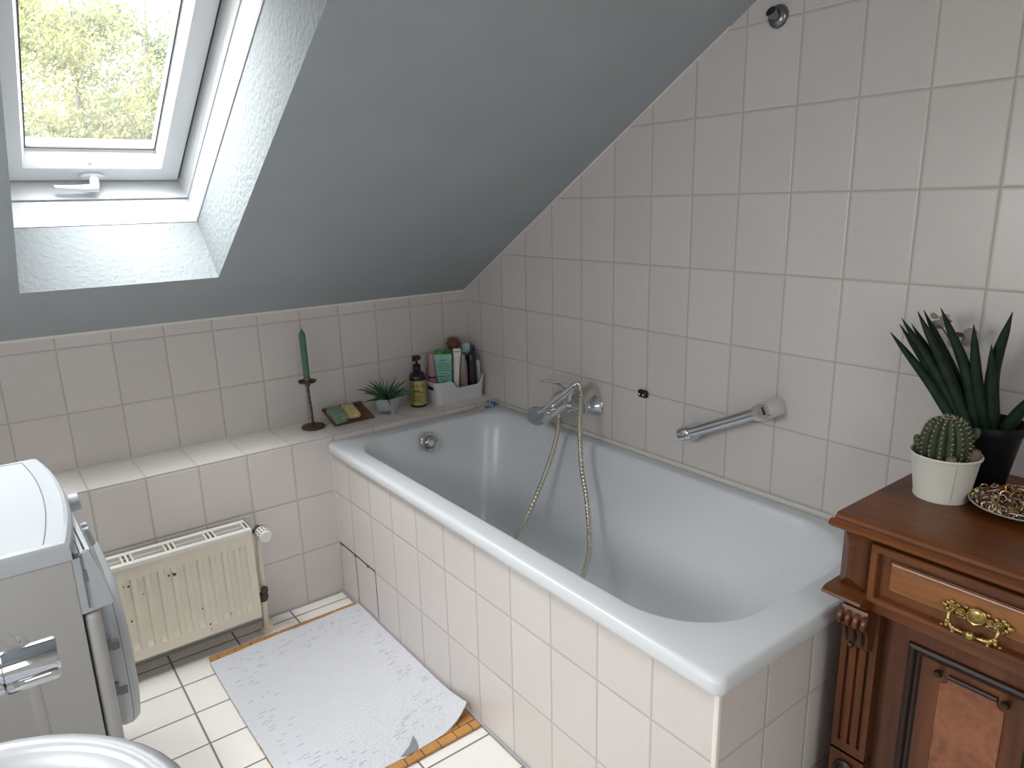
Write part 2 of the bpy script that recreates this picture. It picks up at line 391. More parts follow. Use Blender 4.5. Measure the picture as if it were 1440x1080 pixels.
b = new(); quad(b, W(A0 + .04, SI0 + .05, .42), W(A1 - .04, SI0 + .05, .42), W(A1 - .04, SI1 - .045, .42), W(A0 + .04, SI1 - .045, .42)); obj('pane', b, 'glass', w2)
# added window behind the camera, there for its fill light
b = new()
for a, c, d, e in ((HX0, HX1, HZ0, HZ0 + .05), (HX0, HX1, HZ1 - .05, HZ1), (HX0, HX0 + .05, HZ0, HZ1), (HX1 - .05, HX1, HZ0, HZ1)): box(b, a, c, YB - .075, YB - .03, d, e, .004)
w3 = struct('added_rear_window', b, 'pvc')
b = new(); quad(b, V((HX0 + .04, YB - .05, HZ0 + .04)), V((HX1 - .04, YB - .05, HZ0 + .04)), V((HX1 - .04, YB - .05, HZ1 - .04)), V((HX0 + .04, YB - .05, HZ1 - .04))); obj('pane', b, 'glass', w3)

b = new()  # added gable window, unseen, there for its light
for a, c, d, e in ((GY0, GY1, GZ0, GZ0 + .05), (GY0, GY1, GZ1 - .05, GZ1), (GY0, GY0 + .05, GZ0, GZ1), (GY1 - .05, GY1, GZ0, GZ1)): box(b, XL - .075, XL - .03, a, c, d, e, .004)
w4 = struct('added_gable_window', b, 'pvc')
b = new(); quad(b, V((XL - .05, GY0 + .04, GZ0 + .04)), V((XL - .05, GY1 - .04, GZ0 + .04)), V((XL - .05, GY1 - .04, GZ1 - .04)), V((XL - .05, GY0 + .04, GZ1 - .04))); obj('pane', b, 'glass', w4)
# ------------------------------------------------------------------ bathtub
tub = thing('bathtub', 'white enamel bathtub built into a tiled surround under the sloping ceiling', 'bathtub', (-.3675, -1.046, 0))
YA, YE = -.220, -1.880
b = new()
def L(x0, x1, y0, y1, r, z): return rrect(x0, x1, y0, y1, r, z, 10, 8)
loops = [L(-.742, -.004, YE, YA, .018, .549), L(-.747, -.002, YE - .003, YA, .022, .553), L(-.749, -.002, YE - .005, YA, .024, .562), L(-.749, -.002, YE - .005, YA, .024, .574),
         L(-.747, -.003, YE - .003, YA, .023, .581), L(-.742, -.005, YE + .001, YA - .002, .022, .585), L(-.734, -.008, YE + .008, YA - .005, .02, .587)]
# opening: x0 front, x1 wall, y0 near end, y1 far end
OP = dict(x0=-.688, x1=-.052, y0=-1.806, y1=-.292); RT = [.20, .20, .13, .13]
BT = dict(x0=-.545, x1=-.190, y0=-1.30, y1=-.420); RB = [.13, .13, .11, .11]
prof = [(-.04, -.02, .5872), (0, 0, .5862), (.025, .015, .5835), (.06, .03, .577), (.12, .055, .560), (.2, .10, .528), (.34, .22, .455), (.5, .42, .37), (.66, .62, .285), (.78, .78, .225), (.87, .89, .19), (.95, .96, .172), (1.06, 1.04, .164), (1.3, 1.12, .160)]
for g, gn, z in prof:
    mixv = lambda k: OP[k] + (BT[k] - OP[k]) * (gn if k == 'y0' else g)
    x0, x1, y0, y1 = (mixv(k) for k in ('x0', 'x1', 'y0', 'y1'))
    t = max(0, min(1, g)); r = [max(.03, min(a + (c - a) * t, (x1 - x0) / 2 - .01)) for a, c in zip(RT, RB)]
    if g < 0: r = [q + .015 for q in r]
    loops.append(L(x0, x1, y0, y1, r, z))
loft(b, loops, False, True)
obj('basin', b, 'enamel', tub, angle=70)
# tiled surround: long front panel and end panel
b = new(); box(b, -.7325, -.70, -1.866, -.218, 0, .5505); obj('front_panel', b, 'tile_apron', tub)
b = new(); box(b, -.7324, -.002, -1.873, -1.84, 0, .5505); obj('end_panel', b, 'tile_end', tub)
b = new(); box(b, -.7350, -.7235, -1.8755, -1.864, 0, .5495, .003); obj('corner_trim', b, 'rad_grille', tub)
b = new(); box(b, -.7345, -.728, -.2235, -.217, 0, .552, .002); obj('corner_joint', b, 'silicone', tub)
b = new()   # open joint of the access panel
box(b, -.7331, -.725, -.505, -.222, .1990, .2035)
box(b, -.7329, -.725, -.3545, -.3520, .02, .2); box(b, -.7331, -.725, -.5065, -.5035, .02, .2025); box(b, -.7331, -.725, -.2235, -.2205, .02, .2035)
obj('access_joint', b, 'darkgap', tub)
for y in (-.243, -.352, -.450):
    b = new(); box(b, -.7360, -.730, y - .006, y + .006, .1935, .2035, .002); obj('panel_clip', b, 'chrome_dark', tub)
# overflow rosette
b = new(); oc = V((-.398, -.327, .535)); ax = V((0, -.93, .30)).normalized()
lathe(b, [(0, .0), (.0345, -.002), (.0365, .004), (.0365, .010), (.034, .013), (.030, .0125), (.029, .010), (.0165, .0085), (.0155, .013), (.0145, .015), (0, .0158)], oc, ax, 40)
ov = obj('overflow_cover', b, 'chrome', tub)
b = new(); a_, u_, w_ = frame_of(ax)
for k in range(34):
    t = 2 * PI * k / 34; d = u_ * math.cos(t) + w_ * math.sin(t); p = oc + a_ * .0098
    q1, q2 = p + d * .018, p + d * .028; s = d.cross(a_) * .0007
    quad(b, q1 - s, q1 + s, q2 + s, q2 - s)
    quad(b, q1 - s + a_ * .0006, q1 + s + a_ * .0006, q2 + s + a_ * .0006, q2 - s + a_ * .0006)
obj('overflow_slots', b, 'black', ov)

# ------------------------------------------------------------------ bath mixer, hand shower, hose
tap = thing('bath_mixer', 'chrome single-lever bath mixer on the tiled wall above the tub', 'tap', (0, -.727, .70))
b = new()
tube(b, [(-.066, -.652, .700), (-.066, -.700, .700)], .0155, 20); tube(b, [(-.066, -.754, .700), (-.066, -.802, .700)], .0155, 20)
tube(b, spline([(-.066, -.695, .700), (-.066, -.712, .702), (-.066, -.727, .703), (-.066, -.742, .702), (-.066, -.760, .700)], 5), [.0165, .022, .0245, .022, .0165], 20)
lathe(b, [(.020, -.012), (.0245, 0), (.0245, .035), (.026, .040), (.026, .052), (.020, .058), (0, .06)], (-.066, -.727, .69), (0, 0, 1), 28)
obj('body', b, 'chrome', tap)
b = new()
tube(b, spline([(-.075, -.727, .700), (-.110, -.729, .694), (-.150, -.733, .681), (-.178, -.737, .672)], 6), [.019, .0165, .0145, .0145], 18)
lathe(b, [(.0155, -.018), (.0165, -.012), (.0165, .004), (.012, .008), (0, .009)], (-.178, -.737, .670), (-.55, -.05, -.8), 20)
sphere(b, (-.163, -.738, .694), .0085, 2)
obj('spout', b, 'chrome', tap)
b = new(); tube(b, [(-.115, -.735, .692), (-.117, -.736, .668)], [.0095, .0085], 16); obj('hose_outlet', b, 'chrome', tap)
b = new()
tube(b, spline([(-.050, -.727, .752), (-.072, -.727, .768), (-.105, -.727, .786), (-.145, -.727, .800), (-.182, -.727, .806)], 6), [.022, .0225, .016, .011, .008], 16, flat=.55, up=(0, 1, 0))
obj('lever', b, 'chrome', tap)
for y in (-.802, -.652):
    b = new(); lathe(b, [(0, .062), (.0135, .062), (.0135, .047), (.017, .046), (.017, .034), (.0165, .032), (.031, .006), (.035, .003), (.0355, 0), (.03, 0)], (-.0005, y, .700), (-1, 0, 0), 32); obj('escutcheon', b, 'chrome', tap)
b = new(); tube(b, [(-.080, -.724, .728), (-.098, -.724, .736)], .010, 14)
lathe(b, [(.0165, -.016), (.0185, -.014), (.0185, .014), (.0165, .016)], (-.112, -.735, .742), (.30, -.72, .62), 24); obj('shower_holder', b, 'chrome', tap)
hs = thing('hand_shower', 'chrome hand shower with round grey spray face resting on the bath mixer', 'hand shower', (-.14, -.655, .664))
hc = V((-.148, -.660, .662)); he = V((-.100, -.800, .790)); hd = (he - hc).normalized()
b = new(); tube(b, spline([hc + hd * .02, hc + hd * .06, hc + hd * .12, he], 6), [.019, .0145, .0115, .0115], 16)
fa = V((-.74, -.56, -.22)).normalized()
lathe(b, [(0, -.024), (.014, -.023), (.027, -.015), (.0375, -.003), (.038, .004), (.0355, .008), (.034, .0085), (0, .0085)], hc, fa, 36)
obj('handle', b, 'chrome', hs)
b = new(); lathe(b, [(.0335, .0075), (.0335, .0105), (.02, .0125), (.012, .0120), (.011, .0135), (.004, .0145), (.0035, .012), (0, .012)], hc, fa, 36)
fa_, fu, fw = frame_of(fa)
for rr, nn in ((.015, 12), (.0195, 16), (.0245, 20), (.0295, 24)):
    for k in range(nn):
        t = 2 * PI * k / nn; sphere(b, hc + fa * .0118 + (fu * math.cos(t) + fw * math.sin(t)) * rr, .0011, 1)
obj('spray_face', b, mat('grey_spray_face', (.42, .43, .45), .35, .6), hs)
hosep = [(-.099, -.803, .793), (-.101, -.822, .800), (-.110, -.842, .780), (-.122, -.853, .735), (-.130, -.858, .672), (-.160, -.899, .549), (-.190, -.955, .463), (-.218, -.998, .378), (-.248, -1.028, .313), (-.292, -1.048, .262), (-.345, -1.045, .214), (-.400, -.990, .1795), (-.425, -.90, .1745), (-.400, -.815, .1800), (-.350, -.765, .245), (-.325, -.748, .290), (-.280, -.752, .344), (-.205, -.738, .435), (-.150, -.738, .539), (-.122, -.738, .620), (-.117, -.736, .667)]
b = new(); sp = spline(hosep, 34); rad = [.0079 + .0010 * (1 if (i % 4) in (0, 1) else -1) for i in range(len(sp))]
tube(b, sp, rad, 12)
obj('shower_hose', b, 'hose', loc=(-.4, -.9, .171), label='ribbed metal shower hose looping from the bath mixer down into the tub', cat='shower hose', angle=80)

# grab rail
gr = thing('grab_rail', 'slanting chrome grab rail on the tiles above the bathtub', 'grab rail', (0, -1.36, .785))
pL, pR = V((-.060, -1.228, .717)), V((-.060, -1.478, .842)); gd = (pR - pL).normalized()
b = new(); tube(b, [pL - gd * .006, pR], .0165, 24); obj('bar', b, 'chrome', gr)
gp = gd.cross(V((1, 0, 0))).normalized()
def bracket(c, back, fwd, hw, r0):
    bb = new(); lp = []
    for x, k in ((-.0005, 1), (-.058, 1), (-.070, .94), (-.078, .80)):
        pts = []
        for i in range(40):
            t = 2 * PI * i / 40; e = 4 if back else 4
            cx = math.copysign(abs(math.cos(t)) ** (2 / e), math.cos(t)); sx = math.copysign(abs(math.sin(t)) ** (2 / e), math.sin(t))
            along = (fwd if cx > 0 else back) * cx * k; across = hw * sx * k
            pts.append(V((x, 0, 0)) + V((0, c.y, c.z)) + gd * along + gp * across)
        lp.append(pts)
    loft(bb, lp, True, True); return bb
obj('end_bracket', bracket(pR + gd * .012, .028, .026, .025, .02), 'chrome', gr)
b = new(); box(b, -.0795, -.0765, -.0035, .0035, -.011, .011, .002)
bmesh.ops.transform(b, matrix=Matrix.Translation((0, (pR + gd * .024).y, (pR + gd * .024).z)) @ Matrix.Rotation(math.atan2(gp.z, gp.y) + PI / 2, 4, 'X'), verts=b.verts[:])
obj('slot', b, 'black', gr)
b = new()
lathe(b, [(0, -.014), (.014, -.012), (.0205, -.005), (.0205, .030), (.018, .034), (0, .034)], pL, gd, 28)
box(b, -.056, -.0005, -.020, .016, -.024, .024, .006)
for v in b.verts:
    if v.co.z < .2 and abs(v.co.y) < .1: v.co = V((v.co.x, pL.y, pL.z)) + gd * (v.co.y + .012) + gp * v.co.z
obj('end_socket', b, 'chrome', gr)

b = new(); box(b, -.015, -.0005, -1.040, -1.002, .7765, .8025, .007, 3)
o = obj('wall_clip', b, 'black', loc=(0, -1.021, .7765), label='small black plastic clip on the tile joint between mixer and grab rail', cat='clip')
for y in (-1.012, -1.028):
    b = new(); sphere(b, (-.0155, y, .788), .0042, 2, (.5, 1, 1)); obj('stud', b, 'chrome', o)
wf = thing('wall_fitting', 'round chrome wall fitting high on the tiles beside the sloping ceiling', 'fitting', (0, -1.420, 1.806))
b = new(); lathe(b, [(0, .012), (.017, .012), (.0235, .008), (.0265, .003), (.027, 0)], (-.0005, -1.420, 1.806), (-1, 0, 0), 32); obj('rosette', b, 'chrome_dark', wf)
b = new(); tube(b, [(-.008, -1.420, 1.806), (-.022, -1.419, 1.810), (-.030, -1.418, 1.815)], [.0125, .0125, .0135], 20); obj('stub', b, 'chrome_dark', wf)
b = new(); lathe(b, [(0, 0), (.0105, 0), (.0115, .0006), (0, .0008)], (-.0304, -1.418, 1.8152), (-.85, .05, .5), 20); obj('opening', b, 'black', wf)

# ------------------------------------------------------------------ radiator
rd = thing('radiator', 'small cream panel radiator with chipped paint below the tiled ledge', 'radiator', (-1.36, -.28, .08))
RX0, RX1 = -1.655, -1.066
b = new(); nx = 15; pitch = (RX1 - RX0 - .03) / nx
top, bot, yf = .388, .078, -.330
def ridge(x):
    t = ((x - RX0 - .015) / pitch) % 1
    if x < RX0 + .02 or x > RX1 - .02: return 0
    return .0105 * (1 - min(1, max(0, (abs(t - .5) - .22) / .10)))
N = nx * 16; xs_ = [RX0 + (RX1 - RX0) * i / N for i in range(N + 1)]
zs_ = [bot, bot + .035, bot + .055, top - .062, top - .042, top - .004, top]
grid = [[b.verts.new((x, yf + (ridge(x) if 2 <= k <= 3 else 0) + (.003 if k in (0, 6) else 0), z)) for k, z in enumerate(zs_)] for x in xs_]
for i in range(N):
    for k in range(6): b.faces.new((grid[i][k], grid[i + 1][k], grid[i + 1][k + 1], grid[i][k + 1]))
box(b, RX0, RX1, yf + .0095, yf + .018, bot, top)
box(b, RX0, RX0 + .002, yf + .003, yf + .012, bot, top); box(b, RX1 - .002, RX1, yf + .003, yf + .012, bot, top)
nf0 = len(b.faces)
for x, z, s in ((-1.24, .176, .004), (-1.226, .118, .004), (-1.225, .10, .0025), (-1.437, .21, .005), (-1.395, .285, .003), (-1.255, .24, .002), (-1.16, .13, .0025), (-1.31, .3255, .004), (-1.305, .321, .006), (-1.32, .318, .005), (-1.43, .322, .005), (-1.445, .327, .004)):
    lathe(b, [(0, .0016), (s * .7, .0012), (s, 0)], (x, yf + ridge(x) - .0002, z), (0, -1, 0), 7, sx=1.0, sy=.7)
b.faces.ensure_lookup_table()
for f_q in b.faces[nf0:]: f_q.material_index = 1
obj('front_panel', b, ['radiator', 'rust'], rd, angle=30)
b = new(); box(b, RX0, RX1, -.262, -.248, bot + .01, top - .006, .004); obj('back_panel', b, 'radiator', rd)
b = new()
for k in range(96):
    x = RX0 + .012 + (RX1 - RX0 - .024) * k / 95; box(b, x - .0006, x + .0006, -.309, -.263, bot + .03, top - .014)
box(b, RX0 + .01, RX1 - .01, -.310, -.262, bot + .02, bot + .03)
obj('convector', b, mat('convector_shade', (.05, .045, .04), .8), rd)  # fins added and coloured near black as the shade behind the grille
for x in (RX1 - .0015, RX0):
    b = new(); box(b, x, x + .0015, -.312, -.246, bot + .02, top + .004); obj('side_cover', b, 'rad_grille', rd)
b = new()
gz, y0, y1 = .396, -.333, -.240
ng = 5; gl = (RX1 - RX0) / ng
def bar(x0, x1, ya, yb, th=.003): box(b, x0, x1, ya, yb, gz - th, gz)
bar(RX0, RX1, y0, y0 + .022); bar(RX0, RX1, y1 - .020, y1)
for i in range(ng + 1):
    x = RX0 + gl * i
    for dx in ((-.0165, -.0105), (-.003, .003), (.0105, .0165)):
        a, c = max(RX0, x + dx[0]), min(RX1, x + dx[1])
        if c > a: bar(a, c, y0 + .02, y1 - .018)
for i in range(ng):
    for k in range(5):
        y = y0 + .0285 + k * .0092; bar(RX0 + gl * i + .014, RX0 + gl * (i + 1) - .014, y, y + .0024, .0009)
box(b, RX0, RX1, y0 - .001, y0 + .0015, gz - .010, gz)
obj('top_grille', b, 'rad_grille', rd)
b = new(); lathe(b, [(0, -.018), (.0115, -.018), (.0115, .004), (.015, .006), (.015, .014), (.0185, .016), (.0185, .024)], (-1.030, -.285, .366), (0, -1, 0), 20)
tube(b, [(-1.064, -.285, .366), (-1.036, -.285, .366)], .0085, 14)
va = obj('valve_body', b, 'chrome_dark', rd)
b = new()
prof_ = [(.0195, .022), (.0225, .026), (.0225, .052), (.021, .066), (.017, .070), (0, .070)]
lathe(b, prof_, (-1.030, -.285, .366), (0, -1, 0), 30)
tv = obj('thermostat_head', b, 'rad_grille', va)
b = new()
for k in range(15):
    t = 2 * PI * k / 15; d = V((math.cos(t), 0, math.sin(t))); s = V((-math.sin(t), 0, math.cos(t))) * .0016; c = V((-1.030, -.285, .366))
    quad(b, c + d * .0229 - s + V((0, -.034, 0)), c + d * .0229 + s + V((0, -.034, 0)), c + d * .0217 + s + V((0, -.0665, 0)), c + d * .0217 - s + V((0, -.0665, 0)))
lathe(b, [(.0175, .0195), (.0225, .0205), (.0228, .0265), (.0175, .027)], (-1.030, -.285, .366), (0, -1, 0), 30)
obj('grip_slots', b, 'black', tv)
b = new(); tube(b, [(-1.030, -.276, .358), (-1.034, -.274, .30), (-1.036, -.272, .15), (-1.038, -.270, .003)], .0085, 16); lathe(b, [(.010, 0), (.019, .001), (.018, .012), (.0095, .016)], (-1.038, -.270, .0), (0, 0, 1), 20); obj('supply_pipe', b, 'radiator', rd)
b = new(); tube(b, [(-1.046, -.293, .125), (-1.046, -.292, .06), (-1.047, -.292, .003)], .0085, 16); lathe(b, [(.010, 0), (.019, .001), (.018, .012), (.0095, .016)], (-1.047, -.292, .0), (0, 0, 1), 20); obj('return_pipe', b, 'radiator', rd)
b = new(); tube(b, [(-1.070, -.292, .128), (-1.030, -.292, .130)], .010, 12); lathe(b, [(.008, -.016), (.0155, -.012), (.0155, .012), (.008, .016)], (-1.046, -.292, .128), (0, 0, 1), 8); lathe(b, [(0, -.003), (.0125, 0), (.0125, .014), (.008, .02)], (-1.040, -.292, .142), (.2, 0, 1), 8); lathe(b, [(.013, -.008), (.0155, 0), (.013, .008)], (-1.064, -.292, .128), (1, 0, 0), 8)
obj('lockshield_valve', b, 'bronze', rd)

# ------------------------------------------------------------------ mat and towel
b = new(); mx0, mx1, my0, my1 = -1.247, -.744, -1.130, -.334
nr = 27; pr = (my1 - my0) / nr; nc = 10; pc = (mx1 - mx0) / nc
for r in range(nr):
    offs = 0 if r % 2 else .5
    for k in range(-1, nc + 1):
        a, c = mx0 + (k + offs) * pc + .0012, mx0 + (k + 1 + offs) * pc - .0012
        a, c = max(a, mx0), min(c, mx1)
        if c - a < .008: continue
        dz = random.uniform(0, .0008)
        box(b, a, c, my0 + r * pr + .0022, my0 + (r + 1) * pr - .0006, .002, .0095 + dz, .001, 1)
wm_ = obj('wooden_mat', b, 'bamboo', loc=(-.9955, -.7365, 0), label='flat bamboo block bath mat on the floor underneath the white towel', cat='bath mat')
b = new(); box(b, mx0 + .003, mx1 - .003, my0 + .003, my1 - .003, .0, .003); obj('backing', b, 'cord', wm_)

NU, NV = 120, 160
c00, c10, c11, c01 = V((-1.240, -1.096, 0)), V((-.741, -1.088, 0)), V((-.737, -.350, 0)), V((-1.252, -.372, 0))
rng = random.Random(3)
dash = []
for q in range(520):
    side = rng.random()
    u, v = rng.random(), rng.random()
    m_ = min(u, 1 - u, v * 1.1, (1 - v) * 1.1)
    if .06 < m_ < .20: dash.append((u, v, rng.uniform(.018, .045), rng.choice((0, 0, 0, 1))))
dh = [[0.0] * (NV + 1) for _ in range(NU + 1)]
b = new()
def tz(u, v):
    z = .0125 + .0020 * math.sin(7 * u + 3 * v) * math.sin(5 * v + 1) + .0012 * math.sin(23 * u + 4 * v) * math.cos(9 * u - 17 * v)
    z += .0018 * math.exp(-((v - .36 - .12 * u) / .025) ** 2) + .0015 * math.exp(-((v - .62 + .05 * u) / .03) ** 2)
    d = math.hypot((1 - u) / .22, v / .26)
    if d < 1: z += .036 * (1 - d) ** 1.6
    e = min(u, 1 - u, v, 1 - v)
    return max(z, .0108)
def tp(u, v, low=0):
    p = c00 * (1 - u) * (1 - v) + c10 * u * (1 - v) + c11 * u * v + c01 * (1 - u) * v
    p += V((0, -.012 * math.sin(PI * u) * (1 - v), 0)) + V((0, .004 * math.sin(PI * u * 1.3) * v, 0)) + V((-.003 * math.sin(PI * v) * (1 - u), 0, 0))
    d = math.hypot((1 - u) / .22, v / .26)
    if d < 1: p += V((-.010, .016, 0)) * (1 - d) ** 2
    z = tz(u, v)
    return V((p.x, p.y, z - low))
top_ = [[b.verts.new(tp(i / NU, j / NV)) for j in range(NV + 1)] for i in range(NU + 1)]
for i in range(NU):
    for j in range(NV): b.faces.new((top_[i][j], top_[i + 1][j], top_[i + 1][j + 1], top_[i][j + 1]))
bot_ = [[None] * 5 for _ in range(5)]
edge = [(i, 0) for i in range(NU)] + [(NU, j) for j in range(NV)] + [(i, NV) for i in range(NU, 0, -1)] + [(0, j) for j in range(NV, 0, -1)]
low = [b.verts.new(tp(i / NU, j / NV, .005)) for i, j in edge]
for k in range(len(edge)):
    a, c = edge[k], edge[(k + 1) % len(edge)]
    b.faces.new((top_[a[0]][a[1]], top_[c[0]][c[1]], low[(k + 1) % len(edge)], low[k]))
b.faces.new(low)
nf0 = len(b.faces)
for u, v, ln, kind in dash:
    du = ln if kind == 0 else .004
    for k in range(3):
        ua, ub = u + du * k / 3, u + du * (k + 1) / 3
        if ub > .97: continue
        w_ = .0013
        quad(b, tp(ua, v) + V((0, -w_, .0002)), tp(ub, v + .001) + V((0, -w_, .0002)), tp(ub, v + .001) + V((0, w_, .0012)), tp(ua, v) + V((0, w_, .0012)))
b.faces.ensure_lookup_table()
for f_q in b.faces[nf0:]: f_q.material_index = 1
M['terry_dash'] = mat('terry_dash', (.47, .48, .53), .95)
m, n, l, bb = nt('terry_cloth'); setp(bb, **{'Base Color': (.66, .665, .715), 'Roughness': .95, 'Sheen Weight': .3})
tc = n.new('ShaderNodeTexCoord')
nz = n.new('ShaderNodeTexNoise'); nz.inputs['Scale'].default_value = 300; l.new(tc.outputs['Object'], nz.inputs['Vector'])
n2 = n.new('ShaderNodeTexVoronoi'); n2.inputs['Scale'].default_value = 130; l.new(tc.outputs['Object'], n2.inputs['Vector'])
ad = n.new('ShaderNodeMath'); ad.operation = 'ADD'; l.new(nz.outputs[0], ad.inputs[0]); l.new(n2.outputs['Distance'], ad.inputs[1])
bp = n.new('ShaderNodeBump'); bp.inputs['Strength'].default_value = .9; bp.inputs['Distance'].default_value = .003; l.new(ad.outputs[0], bp.inputs['Height']); l.new(bp.outputs[0], bb.inputs['Normal'])
M['terry'] = m
tw = obj('bath_towel', b, ['terry', 'terry_dash'], loc=(-.99, -.72, .0105), label='white terry towel laid over the bamboo mat with one corner curling at the tub', cat='towel', angle=60)
b = new(); A = [(.535, .008), (.60, .026), (.655, .062), (.648, .030), (.635, .004), (.58, -.004)]
vs = [b.verts.new(tp(u, v) + V((0, 0, .0012 + (.004 if v > .02 else 0)))) for u, v in A]; b.faces.new(vs)
r_ = bmesh.ops.extrude_face_region(b, geom=b.faces[:]); bmesh.ops.translate(b, verts=[q for q in r_['geom'] if isinstance(q, bmesh.types.BMVert)], vec=(0, 0, .0012))
obj('label_tag', b, mat('grey_tag', (.22, .225, .25), .6), tw, label='grey tag on the near edge')
# ------------------------------------------------------------------ things on the ledge
ZL = .6072
ch = thing('candle_holder', 'slim dark bronze candle holder standing on the tiled ledge', 'candle holder', (-.738, -.086, ZL))
M['bronze_met'] = mat('dark_bronze', (.13, .085, .07), .42, .85, var=.3, vscale=60)
cx, cy = -.738, -.086
b = new(); lathe(b, [(0, 0), (.040, 0), (.042, .003), (.042, .007), (.038, .010), (.012, .014), (.007, .018)], (cx, cy, ZL), (0, 0, 1), 36); obj('base', b, 'bronze_met', ch)
b = new(); st = [V((cx, cy, ZL + .015)), V((cx - .001, cy, ZL + .06)), V((cx - .004, cy, ZL + .11)), V((cx - .006, cy, ZL + .165))]
sp = spline(st, 12); tube(b, sp, [.0048 + .0007 * math.sin(i * 1.3) for i in range(len(sp))], 10); lathe(b, [(.006, -.012), (.009, -.010), (.009, -.002), (.006, 0)], (cx - .006, cy, ZL + .168), (0, 0, 1), 18); obj('stem', b, 'bronze_met', ch)
b = new(); lathe(b, [(0, 0), (.012, 0), (.030, .006), (.033, .012), (.032, .0125), (.028, .008), (.010, .004), (0, .004)], (cx - .006, cy, ZL + .166), (0, 0, 1), 36); obj('drip_tray', b, 'bronze_met', ch)
b = new(); lathe(b, [(.0115, .004), (.0125, .005), (.0125, .024), (.0115, .024), (.0115, .009), (0, .009)], (cx - .006, cy, ZL + .166), (0, 0, 1), 24); obj('candle_cup', b, mat('worn_bronze', (.32, .24, .20), .35, .9), ch)
cz = ZL + .1755
b = new(); lathe(b, [(0, 0), (.0108, 0), (.0112, .012), (.0112, .165), (.0095, .176), (.003, .187), (0, .188)], (cx - .006, cy, cz), (-.012, 0, 1), 24)
cd = obj('candle', b, mat('green_wax', (.075, .17, .105), .45, **{'Subsurface Weight': .1}), loc=(cx - .006, cy, cz), label='unlit dark green taper candle in the bronze holder', cat='candle')
b = new(); tube(b, [(cx - .0083, cy, cz + .186), (cx - .0085, cy, cz + .193)], [.0012, .0008], 6); obj('wick', b, 'black', cd)

# wooden soap board leaning against the wall, two soaps lying on it
TB = math.radians(17)
def on_board(x, d, h): return V((x, -.130 + d * math.cos(TB) - h * math.sin(TB), ZL + .0018 + d * math.sin(TB) + h * math.cos(TB)))
def board_box(bb, x0, x1, d0, d1, h0, h1, bev, rz=0, seg=2):
    n0 = set(bb.verts); box(bb, x0, x1, d0, d1, h0, h1, bev, seg, R=Matrix.Rotation(math.radians(rz), 3, 'Z'))
    for v in [v for v in bb.verts if v not in n0]: v.co = on_board(*v.co)
b = new(); board_box(b, -.673, -.512, 0, .122, 0, .006, .0015)
for d in (.030, .062, .094): board_box(b, -.668, -.517, d - .0012, d + .0012, .0055, .0072, 0)
board_box(b, -.673, -.512, .104, .120, .006, .010, .001)
mn = min(v.co.z for v in b.verts); bmesh.ops.translate(b, verts=b.verts[:], vec=(0, 0, ZL - mn))
obj('soap_board', b, wood('brown_board', (.075, .032, .022), (.19, .085, .050), 22, (1, .2, 1), .55), loc=(-.592, -.07, ZL), label='rustic brown wooden soap board tilted against the wall under two bars of soap', cat='soap board')
def soap(x0, x1, d0, d1, hh, rz, col, label, bev):
    bb = new(); board_box(bb, x0, x1, d0, d1, .0074, .0074 + hh, bev, rz, 3)
    return obj('soap_bar', bb, mat('soap_' + label[:6], col, .55, bump=.5, bscale=90, var=.22, vscale=40, **{'Subsurface Weight': .08}), loc=on_board((x0 + x1) / 2, (d0 + d1) / 2, .0074), label=label, cat='soap', group='soap bars on the wooden board')
soap(-.672, -.622, -.004, .080, .026, 3, (.235, .315, .225), 'grey-green bar of soap at the candle end of the board', .004)
soap(-.616, -.564, .006, .090, .022, -2, (.60, .52, .25), 'pale yellow bar of soap beside the green one on the board', .009)

# small succulent
su = thing('potted_succulent', 'small spiky green succulent in a grey stone-look pot on the ledge', 'potted plant', (-.4425, -.100, ZL))
px, py = -.4425, -.100
b = new(); lathe(b, [(0, .010), (.020, .010), (.036, .014), (.046, .026), (.050, .042), (.0485, .058), (.047, .064), (.043, .064), (.042, .052), (0, .050)], (px, py, ZL), (0, 0, 1), 36)
for k in range(3):
    t = 2 * PI * k / 3 - 1.35; c = V((px + .031 * math.cos(t), py + .031 * math.sin(t), ZL)); lathe(b, [(0, 0), (.006, .0005), (.011, .008), (.012, .022), (0, .026)], c, (0, 0, 1), 12)
obj('pot', b, mat('grey_stone', (.38, .38, .39), .9, bump=.5, bscale=160, var=.12, vscale=120), su)
b = new(); rg = random.Random(5)
for k in range(30):
    a = k * 2.39996; t = k / 30; el = math.radians(86 - 74 * t + rg.uniform(-7, 7)); ln = .070 + .040 * t ** .5 * rg.uniform(.7, 1.2)
    d = V((math.cos(a), math.sin(a), 0)); base = V((px, py, ZL + .055)) + d * .008 * (1 + t)
    pts = [base]; cur = el; p = base.copy()
    for q in range(6):
        p = p + (d * math.cos(cur) + V((0, 0, 1)) * math.sin(cur)) * ln / 6
        if p.y > -.008: p.y = -.008
        if p.z < ZL + .015: p.z = ZL + .015
        if p.x > -.352: p.x = -.352
        pts.append(p.copy()); cur -= rg.uniform(.04, .17)
    tube(b, pts, [.0046, .0052, .0046, .0040, .0032, .0022, .0006], 8, flat=.45, up=(0, 0, 1))
obj('leaves', b, mat('succulent_green', (.035, .105, .045), .5, var=.35, vscale=25), su)

